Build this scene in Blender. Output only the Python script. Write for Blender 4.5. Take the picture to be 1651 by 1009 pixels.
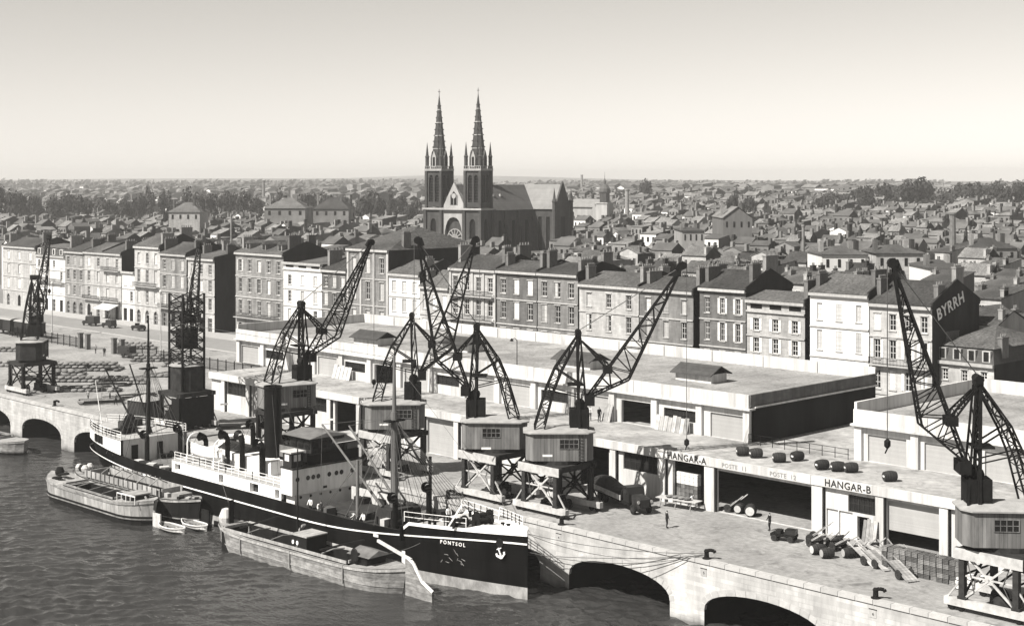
import bpy, math, random
from mathutils import Matrix, Vector, noise as mnoise
R = math.radians
rnd = random.Random(7)
for o in list(bpy.data.objects): bpy.data.objects.remove(o)
SC = bpy.context.scene
COL = SC.collection

# ------------------------------------------------------------------ camera, sky, sun, exposure
CAM = Vector((95.3, -103.5, 34.0))
DIR = Vector((-.7154, .6987)).normalized()
RGT = Vector((DIR.y, -DIR.x))
cam_d = bpy.data.cameras.new("camera")
cam = bpy.data.objects.new("camera", cam_d); COL.objects.link(cam)
cam.location = CAM
cam.rotation_euler = (R(90), 0, math.atan2(DIR.y, DIR.x) - R(90))
cam_d.sensor_width = 36.0
cam_d.lens = 2350 / 1651 * 36
cam_d.shift_y = -(504.5 - 290) / 1651
cam_d.clip_start = 1.0
cam_d.clip_end = 9000
SC.camera = cam

SUN_AZ = (-.17, -.985)          # horizontal direction towards the sun
SUN_EL = R(47)
world = bpy.data.worlds.new("World"); SC.world = world
world.use_nodes = True
nt = world.node_tree; nt.nodes.clear()
sky = nt.nodes.new('ShaderNodeTexSky'); sky.sky_type = 'NISHITA'; sky.sun_disc = False
sky.sun_elevation = SUN_EL
sky.sun_rotation = math.atan2(SUN_AZ[0], SUN_AZ[1])
sky.air_density = 1.0; sky.dust_density = .12; sky.ozone_density = 1.0
bw = nt.nodes.new('ShaderNodeRGBToBW')
tint = nt.nodes.new('ShaderNodeMix'); tint.data_type = 'RGBA'; tint.blend_type = 'MULTIPLY'
tint.inputs[0].default_value = 1.0
tint.inputs[7].default_value = (1.0, .955, .885, 1)
bg = nt.nodes.new('ShaderNodeBackground'); bg.inputs[1].default_value = .066
wo = nt.nodes.new('ShaderNodeOutputWorld')
nt.links.new(sky.outputs[0], bw.inputs[0]); nt.links.new(bw.outputs[0], tint.inputs[6])
nt.links.new(tint.outputs[2], bg.inputs[0]); nt.links.new(bg.outputs[0], wo.inputs[0])

sun_d = bpy.data.lights.new("sun", 'SUN'); sun_d.energy = 5.0; sun_d.angle = R(.5); sun_d.color = (1.0, .955, .885)
sun = bpy.data.objects.new("sun", sun_d); COL.objects.link(sun)
sv = Vector((SUN_AZ[0], SUN_AZ[1], 0)).normalized() * math.cos(SUN_EL); sv.z = math.sin(SUN_EL)
sun.rotation_euler = sv.to_track_quat('Z', 'Y').to_euler()

SC.view_settings.view_transform = 'Standard'; SC.view_settings.look = 'None'
SC.view_settings.exposure = .98; SC.view_settings.gamma = 1.0
SC.cycles.max_bounces = 5; SC.cycles.diffuse_bounces = 3; SC.cycles.glossy_bounces = 3
SC.cycles.volume_bounces = 0; SC.cycles.transparent_max_bounces = 8
SC.cycles.use_denoising = True

# ------------------------------------------------------------------ helpers
def proj(x, y, z):
    a = Vector((x - CAM.x, y - CAM.y)); Y = a.dot(DIR); X = a.dot(RGT)
    if Y < 1: return (-9999, -9999, Y)
    return (825.5 + 2350 * X / Y, 290 - 2350 * (z - CAM.z) / Y, Y)
def at_depth(px, Y):
    """ground position that shows at image column px at depth Y"""
    X = (px - 825.5) * Y / 2350
    return (CAM.x + X * RGT.x + Y * DIR.x, CAM.y + X * RGT.y + Y * DIR.y)
def ground(y, x=0):
    d = max(0.0, y - 110)
    t = min(1, d / 1100.0)
    return 9.0 * t * t * (3 - 2 * t)

class MB:
    def __init__(s): s.v = []; s.f = []; s.m = []
    def add(s, vs, fs, m=0):
        n = len(s.v); s.v.extend(vs)
        for f in fs: s.f.append(tuple(i + n for i in f)); s.m.append(m)
        return s
    def box(s, x0, x1, y0, y1, z0, z1, m=0):
        return s.add([(x0,y0,z0),(x1,y0,z0),(x1,y1,z0),(x0,y1,z0),(x0,y0,z1),(x1,y0,z1),(x1,y1,z1),(x0,y1,z1)],
                     [(0,3,2,1),(4,5,6,7),(0,1,5,4),(1,2,6,5),(2,3,7,6),(3,0,4,7)], m)
    def cbox(s, c, d, rz=0, rx=0, ry=0, m=0):
        n = len(s.v); a, b, h = d[0]/2, d[1]/2, d[2]/2
        s.box(-a, a, -b, b, -h, h, m)
        M = Matrix.Translation(c) @ Matrix.Rotation(rz,4,'Z') @ Matrix.Rotation(ry,4,'Y') @ Matrix.Rotation(rx,4,'X')
        s.v[n:] = [tuple(M @ Vector(p)) for p in s.v[n:]]
        return s
    def quad(s, a, b, c, d, m=0): return s.add([a,b,c,d], [(0,1,2,3)], m)
    def poly(s, pts, m=0): return s.add(list(pts), [tuple(range(len(pts)))], m)
    def bar(s, p, q, w, h=None, m=0):
        p = Vector(p); q = Vector(q); d = q - p
        if d.length < 1e-6: return s
        h = w if h is None else h
        d.normalize(); up = Vector((0,0,1)) if abs(d.z) < .95 else Vector((1,0,0))
        a = d.cross(up).normalized() * (w/2); b = a.cross(d).normalized() * (h/2)
        vs = [tuple(e + i*a + j*b) for e in (p, q) for i, j in ((-1,-1),(1,-1),(1,1),(-1,1))]
        return s.add(vs, [(0,1,2,3),(7,6,5,4),(0,4,5,1),(1,5,6,2),(2,6,7,3),(3,7,4,0)], m)
    def tube(s, p, q, r, r2=None, n=6, m=0, cap=True):
        p = Vector(p); q = Vector(q); d = (q - p)
        if d.length < 1e-6: return s
        d.normalize(); r2 = r if r2 is None else r2
        up = Vector((0,0,1)) if abs(d.z) < .95 else Vector((1,0,0))
        a = d.cross(up).normalized(); b = a.cross(d).normalized()
        vs = []
        for e, rr in ((p, r), (q, r2)):
            for k in range(n):
                t = 2*math.pi*k/n; vs.append(tuple(e + a*rr*math.cos(t) + b*rr*math.sin(t)))
        fs = [(k, (k+1)%n, n+(k+1)%n, n+k) for k in range(n)]
        if cap: fs += [tuple(range(n-1,-1,-1)), tuple(range(n, 2*n))]
        return s.add(vs, fs, m)
    def path(s, pts, r, n=4, m=0):
        for a, b in zip(pts, pts[1:]): s.tube(a, b, r, n=n, m=m, cap=False)
        return s
    def lathe(s, prof, n=12, c=(0,0,0), m=0, axis='Z'):
        vs = []; k = len(prof)
        for r, z in prof:
            for i in range(n):
                t = 2*math.pi*i/n
                p = (r*math.cos(t), r*math.sin(t), z)
                if axis == 'X': p = (p[2], p[0], p[1])
                if axis == 'Y': p = (p[0], p[2], p[1])
                vs.append((c[0]+p[0], c[1]+p[1], c[2]+p[2]))
        fs = [(j*n+i, j*n+(i+1)%n, (j+1)*n+(i+1)%n, (j+1)*n+i) for j in range(k-1) for i in range(n)]
        fs += [tuple(range(n-1,-1,-1)), tuple(range((k-1)*n, k*n))]
        return s.add(vs, fs, m)
    def prism(s, poly, y0, y1, m=0, axis='Y'):
        """poly is a list of (x,z), extruded along y; axis X: list of (y,z) extruded along x; axis Z: (x,y) along z"""
        n = len(poly)
        if axis == 'Y': vs = [(a, y0, b) for a, b in poly] + [(a, y1, b) for a, b in poly]
        elif axis == 'X': vs = [(y0, a, b) for a, b in poly] + [(y1, a, b) for a, b in poly]
        else: vs = [(a, b, y0) for a, b in poly] + [(a, b, y1) for a, b in poly]
        fs = [tuple(range(n)), tuple(range(2*n-1, n-1, -1))] + [(i, n+i, n+(i+1)%n, (i+1)%n) for i in range(n)]
        return s.add(vs, fs, m)
    def tf(s, M, start=0):
        s.v[start:] = [tuple(M @ Vector(p)) for p in s.v[start:]]; return s
    def mesh(s, name, mats, smooth=False):
        me = bpy.data.meshes.new(name); me.from_pydata(s.v, [], s.f)
        if not isinstance(mats, (list, tuple)): mats = [mats]
        for m in mats: me.materials.append(m)
        if len(mats) > 1: me.polygons.foreach_set('material_index', s.m)
        if smooth: me.polygons.foreach_set('use_smooth', [True]*len(s.f))
        me.update(); return me
    def build(s, name, mats, parent=None, loc=None, smooth=False, rot=None, world=False):
        return put(s.mesh(name, mats, smooth), name, parent, loc, rot, world)

def put(me, name, parent=None, loc=None, rot=None, world=False):
    o = bpy.data.objects.new(name, me); COL.objects.link(o)
    if loc is not None: o.location = loc
    elif world and parent is not None: 
        l = Vector(parent.location)
        if parent.parent is not None: l = Vector((0,0,0))
        o.location = -l
    if rot is not None: o.rotation_euler = rot
    if parent is not None: o.parent = parent
    return o
def tag(o, label, cat, group=None, kind=None):
    if label: o['label'] = label
    if cat: o['category'] = cat
    if group: o['group'] = group
    if kind: o['kind'] = kind
    return o
def T(name, label, cat, loc=(0,0,0), rz=0, group=None):
    o = bpy.data.objects.new(name, None); COL.objects.link(o); o.empty_display_size = .2
    o.location = loc; o.rotation_euler = (0,0,rz)
    return tag(o, label, cat, group)
def copy_tree(o, parent=None):
    c = o.copy(); COL.objects.link(c)
    c.parent = parent
    for ch in o.children: copy_tree(ch, c)
    return c
def structure(o): o['kind'] = 'structure'; return o

# ------------------------------------------------------------------ materials (a grey world: the photograph is monochrome)
MATS = {}
def mk(name, g, rough=.85, var=.15, scale=1.2, streak=1.0, big=0, bigscale=.08, bump=0, bumpscale=8, rand=0, spec=.12, metal=0, bands=None, brick=None, stain=0, coords='Object'):
    m = bpy.data.materials.new(name); m.use_nodes = True; MATS[name] = m
    n = m.node_tree.nodes; L = m.node_tree.links.new
    b = n['Principled BSDF']; b.inputs['Roughness'].default_value = rough; b.inputs['Metallic'].default_value = metal
    b.inputs['Specular IOR Level'].default_value = spec
    tc = n.new('ShaderNodeTexCoord'); mp = n.new('ShaderNodeMapping'); mp.inputs['Scale'].default_value = (1, 1, streak)
    L(tc.outputs[coords], mp.inputs[0])
    val = n.new('ShaderNodeValue'); val.outputs[0].default_value = g; cur = val.outputs[0]
    def mul(cur, sock, lo, hi, f0=.3, f1=.7):
        r = n.new('ShaderNodeMapRange'); r.inputs[1].default_value = f0; r.inputs[2].default_value = f1
        r.inputs[3].default_value = lo; r.inputs[4].default_value = hi; L(sock, r.inputs[0])
        x = n.new('ShaderNodeMath'); x.operation = 'MULTIPLY'; L(cur, x.inputs[0]); L(r.outputs[0], x.inputs[1]); return x.outputs[0]
    if var:
        t = n.new('ShaderNodeTexNoise'); t.inputs['Scale'].default_value = scale; t.inputs['Detail'].default_value = 5
        t.inputs['Roughness'].default_value = .65
        L(mp.outputs[0], t.inputs['Vector']); cur = mul(cur, t.outputs[0], 1-var, 1+var)
    if big:
        t = n.new('ShaderNodeTexNoise'); t.inputs['Scale'].default_value = bigscale; t.inputs['Detail'].default_value = 3
        L(mp.outputs[0], t.inputs['Vector']); cur = mul(cur, t.outputs[0], 1-big, 1+big)
    if stain:   # irregular dark stains, drips and oil patches
        t = n.new('ShaderNodeTexNoise'); t.inputs['Scale'].default_value = .45; t.inputs['Detail'].default_value = 8; t.inputs['Roughness'].default_value = .7
        t.inputs['Distortion'].default_value = .6
        L(mp.outputs[0], t.inputs['Vector']); cur = mul(cur, t.outputs[0], 1, 1-stain, .54, .66)
    if rand:
        oi = n.new('ShaderNodeObjectInfo'); cur = mul(cur, oi.outputs['Random'], 1-rand, 1+rand, 0, 1)
    if bands:   # board or tile lines: (axis, pitch, depth of tone)
        sp = n.new('ShaderNodeSeparateXYZ'); L(tc.outputs[coords], sp.inputs[0])
        q = n.new('ShaderNodeMath'); q.operation = 'DIVIDE'; q.inputs[1].default_value = bands[1]
        if bands[0] == 'XY':
            ad = n.new('ShaderNodeMath'); ad.operation = 'ADD'; L(sp.outputs[0], ad.inputs[0]); L(sp.outputs[1], ad.inputs[1]); L(ad.outputs[0], q.inputs[0])
        else: L(sp.outputs['XYZ'.index(bands[0])], q.inputs[0])
        fr = n.new('ShaderNodeMath'); fr.operation = 'PINGPONG'; fr.inputs[1].default_value = .5; L(q.outputs[0], fr.inputs[0])
        cur = mul(cur, fr.outputs[0], 1-bands[2], 1, .0, .12)
        fl = n.new('ShaderNodeMath'); fl.operation = 'FLOOR'; L(q.outputs[0], fl.inputs[0])
        wn = n.new('ShaderNodeTexWhiteNoise'); wn.noise_dimensions = '1D'; L(fl.outputs[0], wn.inputs['W'])
        cur = mul(cur, wn.outputs[0], 1-bands[2]*.4, 1+bands[2]*.4, 0, 1)
    if brick:   # courses on an upright face: (block length, course height, mortar tone)
        sp = n.new('ShaderNodeSeparateXYZ'); L(tc.outputs[coords], sp.inputs[0])
        cb = n.new('ShaderNodeCombineXYZ'); ad = n.new('ShaderNodeMath'); ad.operation = 'ADD'
        L(sp.outputs[0], ad.inputs[0]); L(sp.outputs[1], ad.inputs[1]); L(ad.outputs[0], cb.inputs[0]); L(sp.outputs[2], cb.inputs[1])
        bt = n.new('ShaderNodeTexBrick'); bt.inputs['Scale'].default_value = 1; bt.inputs['Brick Width'].default_value = brick[0]
        bt.inputs['Row Height'].default_value = brick[1]; bt.inputs['Mortar Size'].default_value = .035
        bt.inputs['Color1'].default_value = (1,1,1,1); bt.inputs['Color2'].default_value = (.78,.78,.78,1)
        bt.inputs['Mortar'].default_value = (brick[2],)*3 + (1,)
        L(cb.outputs[0], bt.inputs['Vector']); cur = mul(cur, bt.outputs[0], 0, 1, 0, 1)
    cc = n.new('ShaderNodeCombineColor')
    for i in range(3): L(cur, cc.inputs[i])
    L(cc.outputs[0], b.inputs['Base Color'])
    if bump:
        t = n.new('ShaderNodeTexNoise'); t.inputs['Scale'].default_value = bumpscale; t.inputs['Detail'].default_value = 4
        L(mp.outputs[0], t.inputs['Vector'])
        bp = n.new('ShaderNodeBump'); bp.inputs['Strength'].default_value = bump; bp.inputs['Distance'].default_value = .05
        L(t.outputs[0], bp.inputs['Height']); L(bp.outputs[0], b.inputs['Normal'])
    return m
mk('white_paint', .76, .6, .16, 1.6, .14, big=.1, bigscale=.3)
mk('white_wall', .58, .85, .10, .8, .25, big=.08, rand=.06)
mk('pale_stone', .36, .9, .26, .9, .22, big=.16, bigscale=.2, rand=.12, brick=(.9,.38,.86))
mk('grey_stone', .20, .9, .3, .9, .22, big=.2, bigscale=.2, rand=.15, brick=(.9,.38,.84))
mk('dark_stone', .125, .9, .32, .9, .22, big=.22, bigscale=.2, rand=.15, brick=(.9,.38,.84))
mk('trim_stone', .34, .9, .18, 2, .4, rand=.1)
mk('party_wall', .026, .95, .35, .5, .3, big=.25, bigscale=.15, rand=.3)  # dark unrendered side walls, blackened further to put their shade into the colour
mk('roof_tile', .062, .95, .6, 2.6, 1, big=.3, bigscale=.15, rand=.4, bump=.6, bumpscale=5, bands=('X', .45, .22))
mk('roof_tile_pale', .135, .95, .55, 2.6, 1, big=.3, bigscale=.15, rand=.35, bump=.6, bumpscale=5, bands=('X', .45, .2))
mk('slate', .05, .7, .25, 1.5, 1, rand=.2, bands=('Z', .35, .2))
mk('chimney_brick', .15, .95, .3, 1.5, .5, rand=.5)
mk('chimney_pot', .16, .9, .2, 3)
mk('shutter', .34, .8, .12, 2, rand=.35, bands=('Z', .16, .35))
mk('shutter_white', .55, .75, .08, 2, rand=.15, bands=('Z', .16, .25))
mk('curtain', .42, .9, .1, 3, rand=.3)
mk('window_frame', .5, .7, .08, 3, rand=.2)
mk('glass', .012, .12, .3, .8, spec=.3, rand=.4)
mk('dark_opening', .008, .9, .2, 1)
mk('iron', .011, .75, .35, 2, spec=.04)
mk('rail_steel', .2, .5, .3, 1)
mk('vault_shaded', .012, .95, .4, .4)  # near-black arch interior: the shade under the arches is put into the colour
mk('iron_worn', .028, .7, .5, 1.4, spec=.05)
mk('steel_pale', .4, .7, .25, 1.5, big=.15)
mk('cabin_boards', .14, .85, .3, 1.6, .15, big=.2, bigscale=.5, bands=('XY', .32, .45), stain=.3)
mk('cabin_roof', .26, .85, .2, 1.2, big=.15)
mk('concrete', .46, .9, .26, 1.3, .08, big=.18, bigscale=.12, bump=.15, bumpscale=3, stain=.3)
mk('concrete_top', .28, .95, .26, 1.1, 1, big=.3, bigscale=.22, bump=.25, bumpscale=3, stain=.45)
mk('gravel_roof', .24, .98, .3, 3, 1, big=.26, bigscale=.16, bump=.5, bumpscale=6, bands=('X', 4.12, .16), stain=.35)
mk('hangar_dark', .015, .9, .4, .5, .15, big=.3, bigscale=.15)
mk('roller_shutter', .31, .8, .08, 1, .3, big=.08, bands=('Z', .12, .12))
mk('lettering', .03, .8, .2, 6)
mk('lettering_faint', .22, .85, .25, 6)
mk('lettering_white', .72, .8, .15, 4)
mk('quay', .235, .93, .24, 1.6, 1, big=.22, bigscale=.14, bump=.3, bumpscale=2.2, stain=.4)
mk('coping', .36, .9, .15, 1.4, 1, rand=.1)
mk('road', .20, .9, .10, .6, 1, big=.12, bigscale=.05)
mk('pavement', .32, .9, .10, .8, 1, big=.08)
mk('terrain', .16, .95, .3, .03, 1, big=.3, bigscale=.01)  # pale fields, lightened further so the colour carries some distance haze
mk('hull_black', .005, .6, .7, .9, .12, spec=.05, big=.5, bigscale=.25, brick=(4.2,.95,.55))
mk('boot_top', .27, .7, .4, 1.4, .5)
mk('deck_wood', .34, .85, .18, 1, 1, bands=('Y', .3, .25))
mk('deck_dark', .03, .85, .4, 1.2)
mk('canvas', .42, .9, .16, 1.5, bump=.5, bumpscale=2)
mk('canvas_grey', .12, .9, .25, 1.2, bump=.5, bumpscale=2)
mk('funnel', .005, .6, .4, .8, .3, spec=.1, bands=('Z',1.6,.4))
mk('varnish', .022, .6, .3, 1.5, .4, bands=('XY', .35, .4))
mk('mast_wood', .12, .7, .25, 1, .2)
mk('rope', .08, .9, .2, 3)
mk('barge_wood', .2, .85, .42, 1.2, 2.5, big=.2, bigscale=.3, bands=('Z', .28, .35), bump=.4, bumpscale=3)
mk('barge_pale', .26, .85, .3, 1.2, .5, big=.2, bigscale=.3, bands=('X', .9, .3))
mk('barge_tar', .009, .7, .45, 1, .5)
mk('old_plank', .30, .9, .3, 1.5, rand=.35, bands=('X', .3, .3))
mk('barrel_wood', .03, .75, .35, 2, rand=.35)
mk('barrel_head', .36, .85, .2, 3, rand=.3)
mk('sacking', .15, .95, .4, 2, rand=.45, bump=.5, bumpscale=6)
mk('crate_wood', .13, .9, .3, 2, rand=.5)
mk('rubber', .015, .85, .2, 3)
mk('car_paint', .014, .35, .3, 1, spec=.5)
mk('cloth_dark', .014, .95, .3, 4, rand=.4)
mk('cloth_white', .62, .95, .15, 4)
mk('cloth_mid', .16, .95, .3, 4, rand=.5)
mk('skin', .32, .7, .1, 4)
mk('hair', .02, .8, .2, 5)
mk('church_stone', .06, .92, .42, .28, .2, big=.3, bigscale=.06, brick=(1.1,.5,.86))
mk('church_pale', .30, .92, .22, .4, .25, big=.2, bigscale=.08)
mk('church_slate', .085, .8, .2, .4, .4, bands=('Z', .6, .2))
mk('church_slate_sunlit', .19, .8, .15, .4, .4, bands=('Z', .6, .15))  # paler copy of the church slate: sunlight on the transept slope painted in
mk('leaf', .035, .9, .5, .5, 1, rand=.25)
mk('far_leaf_hazed', .085, .95, .4, .05)  # lighter than the near foliage, with distance haze put into the colour
mk('bark', .06, .95, .3, 2)
mk('far_wall', .17, .95, .35, .15, 1, big=.2, bigscale=.02)
mk('far_wall_dark', .12, .95, .3, .15, 1, big=.25, bigscale=.02)
mk('far_roof', .08, .95, .35, .2, 1, big=.3, bigscale=.02)
mk('house_wall', .195, .92, .22, .6, .25, big=.15, bigscale=.2, rand=.55)
M = MATS
# quay wall: pale ashlar, stained in drips, a dark tide band near the water
def quay_wall_mat():
    m = mk('quay_wall', .40, .9, .32, .5, .25, big=.2, bigscale=.12, brick=(1.5,.42,.8), bump=.3, bumpscale=2)
    n = m.node_tree.nodes; L = m.node_tree.links.new
    cc = [x for x in n if x.type == 'COMBINE_COLOR'][0]; src = cc.inputs[0].links[0].from_socket
    tc = n.new('ShaderNodeTexCoord'); sp = n.new('ShaderNodeSeparateXYZ'); L(tc.outputs['Object'], sp.inputs[0])
    ns = n.new('ShaderNodeTexNoise'); ns.inputs['Scale'].default_value = .35; ns.inputs['Detail'].default_value = 5; L(tc.outputs['Object'], ns.inputs['Vector'])
    ad = n.new('ShaderNodeMath'); ad.operation = 'MULTIPLY_ADD'; ad.inputs[1].default_value = 2.2; L(ns.outputs[0], ad.inputs[0]); L(sp.outputs[2], ad.inputs[2])
    mr = n.new('ShaderNodeMapRange'); mr.inputs[1].default_value = -4.9; mr.inputs[2].default_value = -4.1; mr.inputs[3].default_value = .35; mr.inputs[4].default_value = 1
    L(ad.outputs[0], mr.inputs[0])
    x = n.new('ShaderNodeMath'); x.operation = 'MULTIPLY'; L(src, x.inputs[0]); L(mr.outputs[0], x.inputs[1])
    for i in range(3): L(x.outputs[0], cc.inputs[i])
quay_wall_mat()
# river: silty, dark, rippled
def water_mat():
    m = bpy.data.materials.new('river'); m.use_nodes = True; MATS['river'] = m
    n = m.node_tree.nodes; L = m.node_tree.links.new; b = n['Principled BSDF']
    b.inputs['Base Color'].default_value = (.028,.028,.028,1); b.inputs['Roughness'].default_value = .04; b.inputs['IOR'].default_value = 1.33
    tc = n.new('ShaderNodeTexCoord'); h = None
    for sc, st, ro in ((.45, 1.0, 35), (1.2, .6, 20), (.1, 1.2, 50)):
        mp = n.new('ShaderNodeMapping'); mp.inputs['Rotation'].default_value = (0,0,R(ro)); mp.inputs['Scale'].default_value = (1, 2.0, 1)
        L(tc.outputs['Object'], mp.inputs[0])
        t = n.new('ShaderNodeTexNoise'); t.inputs['Scale'].default_value = sc; t.inputs['Detail'].default_value = 4; t.inputs['Roughness'].default_value = .6
        L(mp.outputs[0], t.inputs['Vector'])
        x = n.new('ShaderNodeMath'); x.operation = 'MULTIPLY'; x.inputs[1].default_value = st; L(t.outputs[0], x.inputs[0])
        if h is None: h = x.outputs[0]
        else:
            a = n.new('ShaderNodeMath'); a.operation = 'ADD'; L(h, a.inputs[0]); L(x.outputs[0], a.inputs[1]); h = a.outputs[0]
    mk_ = n.new('ShaderNodeTexNoise'); mk_.inputs['Scale'].default_value = .035; mk_.inputs['Detail'].default_value = 3; L(tc.outputs['Object'], mk_.inputs['Vector'])
    mr = n.new('ShaderNodeMapRange'); mr.inputs[1].default_value = .35; mr.inputs[2].default_value = .65; mr.inputs[3].default_value = .35; mr.inputs[4].default_value = 1.25; L(mk_.outputs[0], mr.inputs[0])
    x = n.new('ShaderNodeMath'); x.operation = 'MULTIPLY'; L(h, x.inputs[0]); L(mr.outputs[0], x.inputs[1]); h = x.outputs[0]
    bp = n.new('ShaderNodeBump'); bp.inputs['Strength'].default_value = 1.0; bp.inputs['Distance'].default_value = .14
    L(h, bp.inputs['Height']); L(bp.outputs[0], b.inputs['Normal'])
water_mat()

# lettering as solid thin meshes (made first, while the scene is empty)
def text_mesh(txt, size, mat, extrude=.02, spacing=1.0):
    c = bpy.data.curves.new('lettering', 'FONT'); c.body = txt; c.size = size; c.extrude = extrude; c.align_x = 'CENTER'; c.align_y = 'CENTER'
    c.space_character = spacing; c.resolution_u = 3; c.offset = size*.012
    o = bpy.data.objects.new('lettering_tmp', c); COL.objects.link(o)
    dg = bpy.context.evaluated_depsgraph_get(); dg.update()
    me = bpy.data.meshes.new_from_object(o.evaluated_get(dg)); bpy.data.objects.remove(o)
    me.materials.clear(); me.materials.append(mat); me.name = 'lettering'
    return me
TXT = {k: text_mesh(*a) for k, a in {
    'A': ('HANGAR-A', .95, M['lettering'], .02, 1.08), 'B': ('HANGAR-B', .95, M['lettering'], .02, 1.08),
    '11': ('POSTE  11', .62, M['lettering_faint'], .01, 1.15), '12': ('POSTE  12', .62, M['lettering_faint'], .01, 1.15),
    'N': ('PONTSOL', .5, M['lettering_white'], .02, 1.45), 'W': ('BYRRH', 2.3, M['lettering_white'], .03, 1.12),
    '5': ('5', .42, M['lettering'], .01), '6': ('6', .42, M['lettering'], .01), '4': ('4', .42, M['lettering'], .01), '3': ('3', .42, M['lettering'], .01)}.items()}

# ------------------------------------------------------------------ setting: river, quay, road, terrain
import numpy as np
def river():
    st = .26; xs = np.arange(-150, 30.01, st); ys = np.arange(-66, 14.01, st); X, Y = np.meshgrid(xs, ys); Z = np.zeros_like(X)
    rg = np.random.RandomState(4); N = 52
    for i in range(N):
        wl = .75*(3.6/.75)**(rg.rand()**1.3); k = 2*np.pi/wl; th = R(128) + rg.randn()*.7
        Z += .36*np.sqrt(2/N)/k*np.sin(k*(X*np.cos(th)+Y*np.sin(th)) + rg.rand()*6.28 + .8*np.sin(.06*X+.045*Y+i))
    patch = .62 + .38*np.sin(.05*X+.08*Y+1.2)*np.sin(.031*X-.06*Y+.4) + .2*np.sin(.13*X+.02*Y)
    edge = np.clip(np.minimum.reduce([X+150, 30-X, Y+66, 14-Y])/6, 0, 1)
    Z = Z*patch*edge - 6
    nx, ny = len(xs), len(ys); me = bpy.data.meshes.new('water')
    co = np.stack([X, Y, Z], -1).reshape(-1, 3); idx = np.arange(nx*ny).reshape(ny, nx)
    q = np.stack([idx[:-1,:-1], idx[:-1,1:], idx[1:,1:], idx[1:,:-1]], -1).reshape(-1, 4)
    far = [(-520,-420),(190,-420),(190,-66),(-520,-66),(-520,-66),(-150,-66),(-150,15),(-520,15),(30,-66),(190,-66),(190,15),(30,15)]
    co = np.concatenate([co, np.array([(a, b, -6.0) for a, b in far])]); q = np.concatenate([q, np.arange(12).reshape(3,4) + nx*ny])
    me.from_pydata(co.tolist(), [], q.tolist()); me.materials.append(M['river'])
    me.polygons.foreach_set('use_smooth', [True]*len(q)); me.update()
    return put(me, 'water')
structure(river())
mb = MB(); mb.box(-520,-160,.55,58,-.6,0).box(-160,190,.55,58,-.6,0)
structure(mb.build('quay_ground', M['quay']))
mb = MB(); mb.box(-520,190,58.0,70.0,-.6,-.05)
structure(mb.build('road', M['road']))
mb = MB(); mb.box(-520,190,57.7,58.0,-.5,.12).box(-520,190,70.0,76,-.5,.12)
structure(mb.build('pavement', M['pavement']))
# terrain: rises gently inland, low hills at the horizon
mb = MB(); NX, NY = 60, 60
xs = [-4600 + i*(5600/NX) for i in range(NX+1)]
ys = [76 + (j/NY)**1.8*3900 for j in range(NY+1)]
for y in ys:
    for x in xs:
        D = (Vector((x,y)) - CAM.xy).dot(DIR)
        z = ground(y) - .05
        if D > 1900: z += (D-1900)/2000*20*(.85+.3*mnoise.noise(Vector((x*.0011, y*.0011, 3))))
        mb.v.append((x, y, z))
for j in range(NY):
    for i in range(NX):
        a = j*(NX+1)+i; mb.f.append((a, a+1, a+NX+2, a+NX+1)); mb.m.append(0)
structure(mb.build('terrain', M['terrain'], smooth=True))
# steel rails let into the quay
for k, y in enumerate((2.15, 7.25, 9.6, 11.04)):
    mb = MB(); mb.box(-300, 120, y-.05, y+.05, -.1, .022); structure(mb.build('rail', M['rail_steel']))

# ------------------------------------------------------------------ quay wall with arches
PER, AW = 16.66, 12.7
def arch_pts(xa, n=18):
    out = []
    for i in range(n+1):
        t = math.pi*(1 - i/n)
        out.append((xa + AW/2 + AW/2*math.cos(t), -4.5 + 2.15*math.sin(t)**.85 if 0 < i < n else -4.5))
    return out
qw = T('quay_wall', 'long pale stone quay wall with wide arches opening on the river', 'quay wall', (0,0,-6))
mb = MB()
for k in range(-3, 22):
    xa = -2.7 - PER*k; pts = arch_pts(xa)
    for (x0,z0),(x1,z1) in zip(pts, pts[1:]):
        mb.quad((x0,0,z0),(x1,0,z1),(x1,0,-.32),(x0,0,-.32))
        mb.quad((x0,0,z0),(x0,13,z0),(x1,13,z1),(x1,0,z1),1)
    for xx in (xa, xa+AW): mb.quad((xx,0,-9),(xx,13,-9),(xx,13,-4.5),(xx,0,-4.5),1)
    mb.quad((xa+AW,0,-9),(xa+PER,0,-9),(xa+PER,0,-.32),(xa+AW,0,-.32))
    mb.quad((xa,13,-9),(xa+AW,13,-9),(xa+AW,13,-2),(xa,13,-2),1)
mb.build('wall_face', [M['quay_wall'], M['vault_shaded']], qw, world=True)
cop = MB().box(-.81,.81,-.12,.56,-.34,.03).mesh('coping_stone', M['coping'])
for i in range(132):
    o = put(cop, 'coping_stone', qw, Vector((52 - 1.66*i, 0, rnd.uniform(-.006,.006))) - Vector(qw.location))
for k in (-2,-1,0,1,5,6,7,8):
    pts = arch_pts(-2.7-PER*k, 17)
    for (x0,z0),(x1,z1) in zip(pts, pts[1:]):
        d = Vector((x1-x0, z1-z0)); nn = Vector((-d.y, d.x)).normalized()*.55; g = d*.03
        p = [(x0+g.x,z0+g.y),(x1-g.x,z1-g.y),(x1-g.x+nn.x,z1-g.y+nn.y),(x0+g.x+nn.x,z0+g.y+nn.y)]
        MB().prism(p, -.025, .3).build('arch_stone', M['coping'], qw, world=True)

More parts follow.
